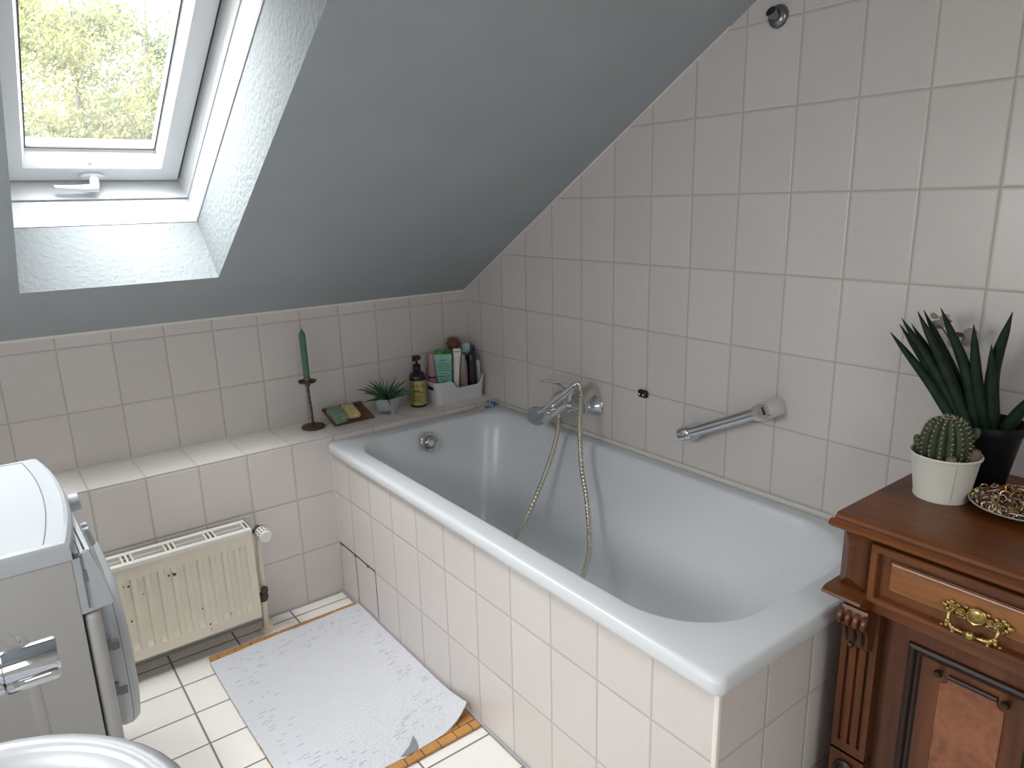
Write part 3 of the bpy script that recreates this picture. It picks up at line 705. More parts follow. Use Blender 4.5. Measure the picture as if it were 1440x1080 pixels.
# pump bottle
pb = thing('pump_bottle', 'black pump bottle with a gold label beside the white storage basket', 'bottle', (-.2990, -.094, ZL))
bx, by = -.2990, -.094
b = new(); lathe(b, [(0, 0), (.031, 0), (.0335, .003), (.0335, .112), (.0330, .120), (.028, .133), (.018, .142), (.0135, .145), (.0135, .150)], (bx, by, ZL), (0, 0, 1), 40); bo = obj('bottle_body', b, mat('black_gloss', (.012, .011, .012), .18), pb)
M['gold'] = mat('gold_label', (.50, .42, .17), .34, .75)
b = new(); lathe(b, [(.0336, .010), (.0339, .010), (.0339, .108), (.0336, .108)], (bx, by, ZL), (0, 0, 1), 48); lb = obj('label', b, 'gold', bo)
b = new(); lathe(b, [(.0145, .146), (.0155, .147), (.0155, .166), (.012, .170), (.005, .172), (.005, .185), (.010, .186), (.017, .190), (.0175, .201), (.014, .204), (0, .205)], (bx, by, ZL), (0, 0, 1), 28)
tube(b, spline([(bx, by, ZL + .196), (bx - .012, by - .012, ZL + .197), (bx - .026, by - .022, ZL + .192)], 4), [.0065, .006, .0048], 12); obj('pump', b, 'black', pb)
def wrap_text(txt, size, z, ang, R_, parent, m, name='lettering', c=(bx, by)):
    cu = bpy.data.curves.new(name, 'FONT'); cu.body = txt; cu.size = size; cu.align_x = 'CENTER'; cu.resolution_u = 2
    ob = bpy.data.objects.new('tmp', cu); COL.objects.link(ob)
    dg = bpy.context.evaluated_depsgraph_get(); me = bpy.data.meshes.new_from_object(ob.evaluated_get(dg))
    bb = new(); bb.from_mesh(me); bpy.data.objects.remove(ob); bpy.data.curves.remove(cu); bpy.data.meshes.remove(me)
    for v in bb.verts:
        t = ang + v.co.x / R_; v.co = V((c[0] + R_ * math.cos(t), c[1] + R_ * math.sin(t), z + v.co.y))
    return obj(name, bb, m, parent)
AF = math.atan2(-2.52 - by, -1.656 - bx)
M['ink'] = mat('dark_ink', (.05, .04, .02), .6)
wrap_text('OUR-32', .017, ZL + .082, AF, .0343, lb, 'ink')
b = new()
def lab_bar(bb, z, h, a0, a1, R_=.0342, c=(bx, by)):
    n_ = 6
    for k in range(n_):
        ta, tb = a0 + (a1 - a0) * k / n_, a0 + (a1 - a0) * (k + 1) / n_
        P = lambda t, zz: V((c[0] + R_ * math.cos(t), c[1] + R_ * math.sin(t), zz))
        quad(bb, P(ta, z), P(tb, z), P(tb, z + h), P(ta, z + h))
for z, h, w0, w1 in ((.066, .005, -.55, .2), (.060, .003, -.5, .75), (.050, .002, -.5, .5), (.045, .002, -.55, .45), (.040, .002, -.5, .55), (.035, .002, -.5, .4), (.028, .003, -.6, .3), (.020, .002, -.4, .5)):
    lab_bar(b, ZL + z, h, AF + w0, AF + w1)
obj('small_print', b, 'ink', lb)

# ------------------------------------------------------------------ storage basket and what stands in it
M['basket'] = mat('white_basket_plastic', (.66, .645, .66), .4)
bk = thing('storage_basket', 'white plastic storage basket full of bottles in the corner of the ledge', 'basket', (-.13, -.092, ZL))
b = new(); n_a = 10; m_a = 14
def brim(x, y, z): return z
def bl(x0, x1, y0, y1, r, z): return rrect(x0, x1, y0, y1, r, z, n_a, m_a)
BX0, BX1, BY0, BY1 = -.2545, -.012, -.163, -.018
def topz(p):
    # dip of the long sides, high ends
    t = (p.x - BX0) / (BX1 - BX0)
    f = max(0, min(1, (t - .30) / .10)) * max(0, min(1, (.97 - t) / .15)); f = f * f * (3 - 2 * f)
    return .093 - .033 * f
outer_b = bl(BX0 + .014, BX1 - .010, BY0 + .010, BY1 - .008, .022, ZL); outer_t = bl(BX0, BX1, BY0, BY1, .030, ZL)
def lev(k, ins):
    out = []
    cxm, cym = (BX0 + BX1) / 2, (BY0 + BY1) / 2
    for p, q in zip(outer_b, outer_t):
        h = topz(q) * k; s = h / .093
        r = p.lerp(q, s); d = V((r.x - cxm, r.y - cym, 0)).normalized()
        out.append(V((r.x, r.y, ZL + h)) - d * ins)
    return out
LP = [[p + (V(((BX0 + BX1) / 2, (BY0 + BY1) / 2, ZL)) - p) * .05 for p in outer_b]] + [lev(k, 0) for k in (.0, .04, .2, .4, .6, .8, .97)] + [lev(1.0, .001), lev(.985, .0032)] + [lev(k, .0035) for k in (.8, .5, .1)]
LP[1] = [V((p.x, p.y, ZL)) for p in LP[1]]
loft(b, LP, True, True)
obj('basket_body', b, 'basket', bk, angle=50)
b = new()   # grip slot in the short end
pts = [V((BX0 + .0005 + .0045 * 0, -.112 + .022 * math.cos(t), ZL + .066 + .0085 * math.sin(t))) for t in [2 * PI * k / 24 for k in range(24)]]
pts = [V((BX0 + (.093 - (p.z - ZL)) / .093 * .014 - .0008, p.y, p.z)) for p in pts]
loft(b, [pts, [p + V((.0012, 0, 0)) for p in pts]], True, True)
obj('grip_slot', b, 'darkgap', bk)

G = 'toiletries in the white basket'
ZI = ZL + .0105
def bottle(name, prof, c, col, label, rough=.35, sx=1, sy=1, a0=0, seg=28, tilt=(0, 0, 1), cat='bottle', **kw):
    bb = new(); lathe(bb, prof, (c[0], c[1], ZI), tilt, seg, a0, sx, sy)
    return obj(name, bb, mat(name + '_' + label.split()[0], col, rough, **kw), loc=(c[0], c[1], ZI), label=label, cat=cat, group=G)
o = bottle('shampoo_bottle', [(0, 0), (.019, 0), (.0215, .004), (.0215, .075), (.019, .11), (.0155, .135), (.015, .178), (.013, .186), (0, .188)], (-.2130, -.068), (.50, .27, .31), 'pink bottle with a rounded top at the left end of the basket', .4)
bb = new(); lathe(bb, [(.0217, .086), (.0219, .086), (.0213, .094), (.0208, .094)], (-.2130, -.068, ZI), (0, 0, 1), 28); obj('band', bb, mat('wine_red', (.16, .03, .04), .5), o)
# mint tube standing on its cap, crimped end up, facing the room
cvec = V((-1.656 + .185, -2.52 + .115, 0)).normalized(); sidev = V((-cvec.y, cvec.x, 0))
sidev = -sidev if sidev.x < 0 else sidev
tc_ = V((-.1850, -.118, ZI))
def tube_pack(name, c, w_top, w_bot, d_bot, h, col, label, capcol, lean=0, up=True, extra=None):
    root = thing(name, label, 'tube', (c.x, c.y, c.z), G)
    n_ = 28; bb = new(); lp = []
    for k, (z, w, d) in enumerate(((.022, w_bot * .92, d_bot * .92), (.026, w_bot, d_bot), (h * .5, (w_bot * .45 + w_top * .55), d_bot * .62), (h * .88, w_top * .97, d_bot * .16), (h * .90, w_top, .0022), (h, w_top, .0018))):
        lp.append([c + V((0, 0, z)) + sidev * (w / 2 * math.copysign(abs(math.cos(t)) ** .8, math.cos(t)) + lean * z) - cvec * (d / 2 * math.sin(t)) for t in [2 * PI * q / n_ for q in range(n_)]])
    loft(bb, lp, True, True); body = obj('tube_body', bb, mat(name + '_body', col, .4), root, angle=60)
    bb = new(); loft(bb, [[c + V((0, 0, z)) + sidev * (w_bot * .42 * math.cos(t)) - cvec * (d_bot * .42 * math.sin(t)) for t in [2 * PI * q / 20 for q in range(20)]] for z in (0, .022)], True, True); obj('cap', bb, mat(name + '_cap', capcol, .4), root)
    return root, body
mt, mtb = tube_pack('cream_tube', tc_, .072, .050, .034, .186, (.20, .46, .37), 'mint green tube with printed lines at the front of the basket', (.75, .78, .76), lean=-.03)
bb = new()
def tdepth(z):
    K = [(.026, .034), (.093, .0211), (.1637, .0054), (.1674, .0022), (.186, .0018)]
    for (a, da), (c_, dc) in zip(K, K[1:]):
        if z <= c_: return (da + (dc - da) * (z - a) / (c_ - a)) / 2
    return .001
def fr(s, z, w): return tc_ + sidev * (s + -.03 * z) + cvec * (tdepth(z) * math.sqrt(max(0, 1 - (s / .036) ** 2)) + .0005) + V((0, 0, z))
for k, (z, w, h) in enumerate([(.160, .030, .004)] + [(.150 - .0052 * i, .052 - .0012 * (i % 3) * 4, .0020) for i in range(7)] + [(.107, .034, .003), (.096, .050, .0035), (.088, .034, .003), (.080, .030, .003), (.071, .024, .006), (.060, .03, .002)]):
    for q in range(8):
        s0, s1 = -w / 2 + w * q / 8, -w / 2 + w * (q + 1) / 8
        quad(bb, fr(s0, z, w), fr(s1, z, w), fr(s1, z + h, w), fr(s0, z + h, w))
obj('printed_lines', bb, mat('deep_green_ink', (.03, .16, .12), .6), mtb)
o = bottle('shower_gel', [(0, 0), (.022, 0), (.024, .004), (.024, .12), (.022, .15), (.021, .158)], (-.1640, -.052), (.16, .33, .13), 'green bottle with a bright green cap behind the mint tube', .4)
bb = new(); lathe(bb, [(.0225, .158), (.0235, .160), (.0235, .184), (.020, .190), (0, .191)], (-.1640, -.052, ZI), (0, 0, 1), 28); obj('cap', bb, mat('leaf_green_cap', (.09, .32, .06), .4), o)
# white bottle with red print on its lid
wt = thing('lotion_bottle', 'white slanting bottle with red print on its cap right of the mint tube', 'bottle', (-.1300, -.128, ZI), G)
bb = new(); c = V((-.1330, -.128, ZI)); lp = []
for z, w, d, s in ((0, .018, .018, -.006), (.004, .021, .02, -.006), (.06, .024, .022, -.005), (.12, .027, .022, -.002), (.165, .031, .022, .002), (.17, .032, .022, .003)):
    lp.append([c + V((0, 0, z)) + sidev * (w / 2 * math.cos(t) + s) - cvec * (d / 2 * math.sin(t)) for t in [2 * PI * q / 24 for q in range(24)]])
loft(bb, lp, True, True); obj('bottle_body', bb, mat('lotion_white', (.72, .69, .66), .35), wt, angle=60)
bb = new(); lp = []
for z, k in ((.171, 1), (.200, 1.02), (.203, .95)):
    lp.append([c + V((0, 0, z)) + sidev * (.016 * k * math.copysign(abs(math.cos(t)) ** .5, math.cos(t)) + .003) - cvec * (.011 * k * math.copysign(abs(math.sin(t)) ** .5, math.sin(t))) for t in [2 * PI * q / 24 for q in range(24)]])
loft(bb, lp, True, True); cp = obj('cap', bb, mat('cap_white', (.76, .74, .72), .35), wt, angle=60)
bb = new(); f = lambda s, z: c + sidev * (s + .003) + cvec * .0118 + V((0, 0, z))
for q in range(5): quad(bb, f(-.011 + q * .0046, .190), f(-.011 + q * .0046 + .0032, .190), f(-.011 + q * .0046 + .0032, .196), f(-.011 + q * .0046, .196))
obj('red_print', bb, mat('red_ink', (.42, .12, .10), .5), cp)
o = bottle('oil_bottle', [(0, 0), (.014, 0), (.016, .003), (.0165, .10), (.015, .14), (.010, .155), (.0095, .175), (.008, .178), (0, .179)], (-.1050, -.133), (.24, .17, .155), 'brownish bottle between the white and the black bottles', .15, **{'Coat Weight': .5})
bottle('conditioner_bottle', [(0, 0), (.014, 0), (.0155, .004), (.0165, .09), (.0165, .14), (.013, .166), (.008, .176), (0, .178)], (-.0850, -.112), (.030, .022, .022), 'slim black bottle right of the brownish one', .2)
bottle('hair_bottle', [(0, 0), (.021, 0), (.0225, .004), (.0225, .10), (.021, .145), (.015, .174), (.007, .184), (0, .186)], (-.0600, -.128), (.022, .018, .024), 'larger glossy black bottle in front of the pale blue one', .18, sx=.9, sy=.8)
pbx = thing('mouthwash_bottle', 'tall pale blue flat bottle standing behind the black bottle', 'bottle', (-.045, -.075, ZI), G)
bb = new(); c = V((-.0530, -.078, ZI)); lp = []
for z, w in ((0, .038), (.003, .040), (.15, .040), (.17, .037), (.172, .034)):
    lp.append([c + V((0, 0, z)) + sidev * (w / 2 * math.copysign(abs(math.cos(t)) ** .45, math.cos(t))) - cvec * (.010 * math.copysign(abs(math.sin(t)) ** .45, math.sin(t))) for t in [2 * PI * q / 28 for q in range(28)]])
loft(bb, lp, True, True); obj('bottle_body', bb, mat('pale_blue', (.36, .50, .54), .3), pbx, angle=60)
bb = new(); lp = []
for z, w in ((.172, .034), (.205, .033), (.208, .031)):
    lp.append([c + V((0, 0, z)) + sidev * (w / 2 * math.copysign(abs(math.cos(t)) ** .45, math.cos(t))) - cvec * (.009 * math.copysign(abs(math.sin(t)) ** .45, math.sin(t))) for t in [2 * PI * q / 28 for q in range(28)]])
loft(bb, lp, True, True); obj('cap', bb, mat('paler_blue', (.42, .57, .60), .3), pbx, angle=60)
o = bottle('deodorant', [(0, 0), (.0150, 0), (.0165, .003), (.0165, .138)], (-.0245, -.070), (.68, .69, .70), 'white can with a navy blue lid in the corner of the basket', .3)
bb = new(); lathe(bb, [(.0165, .138), (.0170, .139), (.0170, .184), (.015, .189), (0, .191)], (-.0245, -.070, ZI), (0, 0, 1), 24); obj('cap', bb, mat('navy', (.012, .022, .075), .3), o)
o = bottle('small_bottle', [(0, 0), (.010, 0), (.0115, .003), (.0115, .128), (.009, .138), (0, .140)], (-.0270, -.118), (.68, .66, .62), 'small white bottle with a black side at the right end', .3)
bb = new(); lathe(bb, [(.0117, .035), (.0119, .035), (.0119, .118), (.0117, .118)], (-.0270, -.118, ZI), (0, 0, 1), 10, sx=1, sy=1)
bmesh.ops.delete(bb, geom=[v for v in bb.verts if v.co.x - (-.0270) > -.002], context='VERTS'); obj('wrap', bb, 'black', o)
# brown bath brush ball
sg = thing('bath_brush', 'round brown bristle brush head above the basket in the corner', 'brush', (-.0840, -.050, ZI), G)
bb = new(); tube(bb, [(-.1060, -.078, ZI), (-.0990, -.064, ZI + .10), (-.0925, -.048, ZI + .19)], [.006, .006, .008], 12); obj('handle', bb, 'bamboo', sg)
bb = new(); hc_ = V((-.0920, -.044, ZI + .206)); sphere(bb, hc_, .026, 2); rg = random.Random(11)
for k in range(420):
    z = rg.uniform(-1, 1); t = rg.uniform(0, 2 * PI); s = math.sqrt(1 - z * z); d = V((s * math.cos(t), s * math.sin(t), z)); e = d.orthogonal().normalized(); e2 = d.cross(e)
    r0, r1 = hc_ + d * .020, hc_ + d * rg.uniform(.031, .040); w = .0012
    q = [bb.verts.new(r0 + e * w), bb.verts.new(r0 - e * .5 * w + e2 * w), bb.verts.new(r0 - e * .5 * w - e2 * w), bb.verts.new(r1)]
    for a, c_ in ((0, 1), (1, 2), (2, 0)): bb.faces.new((q[a], q[c_], q[3]))
obj('bristles', bb, mat('brown_bristle', (.20, .085, .05), .7, var=.5, vscale=120), sg)

# razor and slim stick on the rim
rz_ = thing('razor', 'disposable razor with a blue head and pale handle on the tub rim', 'razor', (-.12, -.245, .5875))
bb = new(); tube(bb, spline([(-.205, -.256, .5925), (-.15, -.250, .5930), (-.085, -.243, .596), (-.058, -.240, .602)], 6), [.003, .0045, .0045, .004], 10); obj('handle', bb, mat('clear_grey_handle', (.46, .42, .38), .3), rz_)
bb = new(); box(bb, -.064, -.046, -.258, -.222, .5878, .6000, .003, R=Matrix.Rotation(.5, 3, 'Z')); tube(bb, [(-.058, -.240, .600), (-.046, -.240, .612)], [.006, .004], 10); obj('head', bb, mat('pale_razor_blue', (.28, .40, .55), .35), rz_)
bb = new(); box(bb, -.052, -.045, -.256, -.224, .5885, .6075, .002, R=Matrix.Rotation(.5, 3, 'Z')); obj('blade_guard', bb, mat('deep_razor_blue', (.03, .06, .22), .3), rz_)
b = new(); sphere(b, (-.105, -.262, .594), .0095, 2, (1.3, 1, .62)); tube(b, [(-.108, -.262, .5935), (-.160, -.267, .592), (-.198, -.2705, .5905)], [.0035, .003, .0025], 10)
obj('hair_slide', b, mat('pale_plastic', (.58, .55, .52), .35), loc=(-.15, -.266, .5875), label='slim pale stick with a round white end beside the razor', cat='stick')
# ------------------------------------------------------------------ washing machine
WY0, WY1, WXB = -1.080, -.502, -2.135
wa = thing('washing_machine', 'white front-loading washing machine beside the radiator, detergent drawer ajar', 'washing machine', (-1.86, -.79, 0))
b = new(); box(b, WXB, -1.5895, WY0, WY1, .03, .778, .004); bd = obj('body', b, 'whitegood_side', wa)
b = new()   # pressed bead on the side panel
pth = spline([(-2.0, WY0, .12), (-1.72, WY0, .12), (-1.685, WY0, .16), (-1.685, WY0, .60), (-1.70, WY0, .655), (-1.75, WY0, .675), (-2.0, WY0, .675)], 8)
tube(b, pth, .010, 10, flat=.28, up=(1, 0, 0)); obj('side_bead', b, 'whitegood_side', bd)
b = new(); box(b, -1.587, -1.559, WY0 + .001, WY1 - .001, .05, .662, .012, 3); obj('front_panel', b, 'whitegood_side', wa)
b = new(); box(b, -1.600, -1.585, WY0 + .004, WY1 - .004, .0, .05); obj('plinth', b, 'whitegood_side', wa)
# worktop with a bowed front edge
b = new()
def bow(y): t = (y - WY0) / (WY1 - WY0); return .026 * 4 * t * (1 - t)
pl = [(WXB, WY0 - .001), (WXB, WY1 + .001)] + [(-1.592 + bow(WY1 + (WY0 - WY1) * k / 24), WY1 + .001 + (WY0 - WY1 - .002) * k / 24) for k in range(25)]
loft(b, [[V((x + (d if x > -1.7 else 0) * 1, y + (d2 if y > -.6 else -d2 if y < -1.0 else 0), z)) for x, y in pl] for z, d, d2 in ((.778, .004, 0), (.806, .002, 0), (.8135, -.003, -.003), (.817, -.010, -.010))], True, True)
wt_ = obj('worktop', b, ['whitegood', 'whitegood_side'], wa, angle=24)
b = new(); ip = [V((WXB + .03, WY1 - .022, .8171)), V((-1.646, WY1 - .022, .8171))] + [V((-1.629 + bow(y) * .9 - .0, y, .8171)) for y in [WY1 - .028 + (WY0 + .010 - WY1 + .028) * k / 20 for k in range(21)]]
tube(b, ip, .0012, 6); obj('worktop_groove', b, 'appl_grey', wt_)
# sloping control fascia, drawer, knob, buttons
def fas(y0, y1, x_t, x_b, zt, zb, back): return [(y0, y1), (x_t, x_b, zt, zb, back)]
b = new()
prism(b, [(-1.590, .777), (-1.570, .777), (-1.566, .74), (-1.550, .668), (-1.590, .664)], lambda x, z: V((x, WY0 + .002, z)), lambda x, z: V((x, WY1 - .001, z))); obj('fascia', b, 'whitegood', wa)
b = new()
prism(b, [(-1.575, .789), (-1.5595, .7905), (-1.549, .742), (-1.5345, .676), (-1.539, .668), (-1.566, .668)], lambda x, z: V((x, WY0 - .001, z)), lambda x, z: V((x - (.004 if z > .78 else 0), -.862, z)))
bmesh.ops.bevel(b, geom=b.edges[:], offset=.002, segments=2, affect='EDGES', clamp_overlap=True)
dr = obj('detergent_drawer', b, 'whitegood', wa)
b = new(); prism(b, [(-1.585, .786), (-1.577, .786), (-1.570, .672), (-1.581, .672)], lambda x, z: V((x, WY0 + .006, z)), lambda x, z: V((x, -.875, z))); obj('drawer_box', b, 'appl_grey', dr)
b = new(); box(b, -1.5765, -1.570, WY0 - .0005, WY0 + .004, .728, .752); box(b, -1.5775, -1.5745, WY0 - .0008, WY0 + .004, .675, .785); obj('drawer_gap', b, 'appl_grey', dr)
b = new(); quad(b, V((-1.5700, WY0 + .004, .7906)), V((-1.5660, WY0 + .004, .7908)), V((-1.5720, -.885, .7908)), V((-1.5725, -.885, .7906))); obj('finger_slot', b, 'black', dr)
b = new()
for k in range(5): box(b, -1.5555, -1.5525, -.925 - .018 * k, -.915 - .018 * k, .758, .762, R=Matrix.Rotation(.2, 3, 'Y'))
obj('printed_symbols', b, 'appl_grey', dr)
b = new(); lathe(b, [(.020, 0), (.020, .030), (.0185, .034), (.016, .035), (0, .035)], (-1.572, -.735, .762), (1, 0, .12), 28); obj('programme_knob', b, 'whitegood', wa)
for k, y in enumerate((-.83, -.80)):
    b = new(); box(b, -1.562, -1.532, y - .009, y + .009, .690, .735, .006, R=Matrix.Rotation(-.2, 3, 'Y')); obj('button', b, 'whitegood', wa)
# door: thick rounded lid standing proud of the front
b = new(); DY0, DY1, DZ0, DZ1 = -1.010, -.575, .285, .652
def drr(x, ins): return [V((x, p.x, p.y)) for p in rrect(DY0 + ins, DY1 - ins, DZ0 + ins, DZ1 - ins, .15 - ins * .6, 0, 10, 6)]
loft(b, [drr(-1.5590, .004), drr(-1.545, .0), drr(-1.531, .0), drr(-1.529, .002), drr(-1.524, .002), drr(-1.515, .008), drr(-1.510, .030)], True, True); do = obj('door', b, 'whitegood', wa, angle=50)
b = new(); loft(b, [drr(-1.5302, -.0006), drr(-1.5290, -.0006)]); obj('door_seam', b, 'appl_grey', do)
for z in (.545, .440):
    b = new(); box(b, -1.5585, -1.548, DY0 - .004, DY0 + .03, z - .008, z + .020); box(b, -1.548, -1.534, DY0 - .0015, DY0 + .03, z - .012, z + .006); obj('hinge', b, 'appl_grey', do)

# ------------------------------------------------------------------ washbasin and its tap
sk = thing('washbasin', 'white ceramic washbasin with a rounded rim in front of the washing machine', 'washbasin', (-1.85, -1.92, .68))
M['ceramic'] = mat('glazed_ceramic', (.33, .335, .35), .3)
b = new()
def sl(ins, z, y_=0): return rrect(XL + .004 + ins * .3, -1.560 - ins, -2.185 + ins, -1.655 - ins, [.05, .215 - ins * .6, .215 - ins * .6, .05], z, 12, 8)
def sb(ins, z): return rrect(XL + .13 + ins, -1.595 - ins, -2.15 + ins, -1.690 - ins, .185 - ins * .3, z, 12, 8)
lo = [sl(.12, .68), sl(.06, .70), sl(.02, .76), sl(.004, .815), sl(0, .835), sl(.001, .844), sl(.006, .850), sl(.014, .8525), sl(.024, .851), sb(-.006, .847), sb(0, .842), sb(.008, .825), sb(.03, .77), sb(.07, .725), sb(.12, .71)]
loft(b, lo, True, True); obj('basin', b, 'ceramic', sk, angle=80)
ft = thing('basin_spout', 'long chrome wall spout reaching over the washbasin', 'tap', (XL, -1.80, 1.0))
b = new(); tube(b, [(XL + .001, -1.795, 1.000), (-1.690, -1.795, 1.000)], .0140, 24); box(b, XL + .001, -1.690, -1.8085, -1.7815, .9820, .992, .003); obj('pipe', b, 'chrome', ft)
b = new(); lathe(b, [(.014, 0), (.0158, .001), (.0158, .041), (.0145, .043), (0, .043)], (-1.690, -1.795, 1.0), (1, 0, 0), 28); box(b, -1.690, -1.648, -1.8095, -1.7805, .9800, .99, .003); obj('end_sleeve', b, 'chrome', ft)
b = new(); lathe(b, [(.03, 0), (.03, .006), (.02, .010)], (XL + .0005, -1.795, 1.0), (1, 0, 0), 28); obj('wall_rose', b, 'chrome', ft)

# ------------------------------------------------------------------ antique cabinet
W1 = wood('dark_walnut', (.045, .014, .005), (.160, .052, .015), 11, (1.2, .14, 1.2), .34)
W1v = wood('dark_walnut_upright', (.048, .014, .005), (.155, .048, .014), 11, (1.2, 1.2, .12), .36)
W2 = wood('orange_walnut', (.16, .055, .018), (.36, .145, .045), 13, (1, .16, 1.4), .3)
W3 = wood('burl_veneer', (.15, .050, .024), (.30, .115, .052), 9, (1, 1, 1), .33, burl=True)
W4 = wood('top_walnut', (.070, .020, .006), (.215, .066, .018), 6, (1, .22, 1), .33, coat=.15)
DK = mat('dark_moulding', (.022, .009, .006), .4)
M['brass'] = mat('aged_brass', (.42, .31, .12), .38, 1, var=.35, vscale=160)
CY0, CY1, ZT = -1.902, -2.390, .820      # left and right ends of the top
CC = -2.146
cb = thing('antique_cabinet', 'dark carved wooden cabinet with brass drawer handle beside the bathtub', 'cabinet', (-.235, CC, 0))
b = new()
prof = [(-.004, .794), (-.446, .794), (-.452, .798), (-.464, .800), (-.4695, .805), (-.4695, .810), (-.464, .8135), (-.457, .8140), (-.4545, .8105), (-.4495, .8095), (-.446, .8115), (-.443, .8165), (-.4375, .8195), (-.432, .820), (-.004, .820)]
prism(b, prof, lambda x, z: V((x, CY0, z)), lambda x, z: V((x, CY1, z)))
obj('top', b, W4, cb, angle=25)
def mir(y): return 2 * CC - y
b = new()
box(b, -.388, -.006, mir(-1.930), -1.930, .05, .794)
obj('carcass', b, W1v, cb)
b = new(); box(b, -.425, -.385, mir(-1.968), -1.968, .640, .666, .002); box(b, -.43, -.385, mir(-1.955), -1.955, .786, .794); obj('rail', b, W1, cb)
b = new(); box(b, -.4010, -.30, mir(-1.969), -1.969, .664, .790); obj('drawer_opening', b, 'darkgap', cb); ob_ = bpy.data.objects.get('drawer_opening')
for side in (0, 1):
    fy = (lambda y: y) if side == 0 else mir
    # bevelled corner block
    b = new(); ya, yb, za, zb = fy(-1.911), fy(-1.967), .672, .7935
    o_ = [(ya, za), (yb, za), (yb, zb), (ya, zb)]; ym1, ym2 = fy(-1.9325), fy(-1.9325 - .006); z1, z2 = .700, .765
    back = [V((-.385, y, z)) for y, z in o_]; f0 = [V((-.424, y, z)) for y, z in o_]
    rid = [V((-.445, ym1, z1)), V((-.445, ym2, z1)), V((-.445, ym2, z2)), V((-.445, ym1, z2))]
    loft(b, [back, f0, rid], True, True); obj('corner_block', b, W1v, cb, angle=10)
    # ledge moulding under it
    b = new(); y0_, y1_ = fy(-1.897), fy(-1.972)
    pr = [(-.385, .672), (-.448, .672), (-.462, .667), (-.464, .662), (-.452, .657), (-.440, .650), (-.436, .644), (-.385, .644)]
    prism(b, pr, lambda x, z: V((x, y0_ - (0 if side else 0) + ((-.016 if side == 0 else .016) * max(0, (-.440 - x) / -.02) * 0), z)), lambda x, z: V((x, y1_, z)))
    obj('ledge_moulding', b, DK if False else W1, cb, angle=25)
    # pilaster with three flutes
    b = new(); pa, pc_ = fy(-1.920), fy(-1.988); x_f = -.412
    s_ = -1 if side == 0 else 1; wd = abs(pc_ - pa)
    flutes = [(wd * .17, wd * .27), (wd * .45, wd * .55), (wd * .73, wd * .83)]
    ys = [0]; 
    for a, c in flutes: ys += [a, c]
    ys.append(wd)
    for k in range(len(ys) - 1):
        is_f = k % 2 == 1
        ylo, yhi = sorted((pa + s_ * ys[k], pa + s_ * ys[k + 1]))
        if is_f: box(b, -.387, x_f + .008, ylo, yhi, .325, .548)
        else: box(b, x_f, -.387, ylo, yhi, .30, .645)
        if is_f: box(b, x_f, -.387, ylo, yhi, .548, .645); box(b, x_f, -.387, ylo, yhi, .30, .325)
    box(b, x_f - .006, -.387, min(pa, pc_) - .003, max(pa, pc_) + .003, .0, .235, .003)
    box(b, x_f, -.387, min(pa, pc_), max(pa, pc_), .23, .305)
    obj('pilaster', b, W1v, cb, angle=25)
    # scroll corbel with four curls, tongue and a small stud
    b = new(); ca, cc_ = pa + s_ * .004, pc_ - s_ * .004
    lo_, hi_ = sorted((ca, cc_))
    pr = [(-.410, .642), (-.440, .642), (-.447, .630), (-.446, .612), (-.436, .598), (-.432, .585), (-.431, .572), (-.428, .560), (-.422, .553), (-.410, .552)]
    prism(b, pr, lambda x, z: V((x, lo_ + .006, z)), lambda x, z: V((x, hi_ - .006, z)))
    for k in range(4):
        y = lo_ + (hi_ - lo_) * (k + .5) / 4; h = (hi_ - lo_) * .085
        lathe(b, [(0, -h - .001), (.012, -h), (.0145, -h * .6), (.0145, h * .6), (.012, h), (0, h + .001)], (-.440, y, .6225), (0, 1, 0), 22, sx=1.35, sy=.9)
    co = obj('corbel', b, W1v, cb, angle=35)
    b = new()
    for k in range(3):
        y = lo_ + (hi_ - lo_) * (k + 1) / 4; prism(b, [(-.4445, .602), (-.4375, .602), (-.4328, .576), (-.4318, .566), (-.4345, .566)], lambda x, z: V((x + .0012 - .0025, y - .0025, z)), lambda x, z: V((x + .0012 - .0025, y + .0025, z)))
    obj('corbel_flutes', b, DK, co)
    b = new(); sphere(b, (-.432, (lo_ + hi_) / 2 + .006, .5585), .0065, 2); lathe(b, [(.004, 0), (.003, .012)], (-.420, (lo_ + hi_) / 2 + .006, .560), (-1, 0, 0), 10); obj('stud', b, DK, co)
    b = new(); lathe(b, [(.024, 0), (.024, .006), (.019, .010), (.015, .006), (.011, .010), (.006, .013), (0, .014)], (x_f, (pa + pc_) / 2, .262), (-1, 0, 0), 28); obj('rosette', b, DK, cb)
# drawer: frame, sunk field, raised orange panel
b = new(); yL, yR = -1.9705, mir(-1.9705); zb_, zt_ = .6675, .7815
def rectl(ins_y, ins_z0, ins_z1, x): return [V((x, yL - ins_y, zb_ + ins_z0)), V((x, yR + ins_y, zb_ + ins_z0)), V((x, yR + ins_y, zt_ - ins_z1)), V((x, yL - ins_y, zt_ - ins_z1))]
loft(b, [rectl(0, 0, 0, -.40), rectl(0, 0, 0, -.4395), rectl(.0015, .0015, .0015, -.4410), rectl(.0115, .0095, .0125, -.4410), rectl(.0130, .0110, .0140, -.4385), rectl(.0145, .0125, .0155, -.4245), rectl(.030, .028, .026, -.4245), rectl(.031, .029, .027, -.4275), rectl(.034, .032, .030, -.4285)], True, True)
dw = obj('drawer', b, W1, cb, angle=20)
b = new(); loft(b, [rectl(.0305, .0285, .0265, -.424), rectl(.0335, .0315, .0295, -.4300), rectl(.036, .034, .032, -.4310), rectl(.040, .037, .035, -.4300)], True, True); obj('raised_panel', b, W2, dw, angle=20)
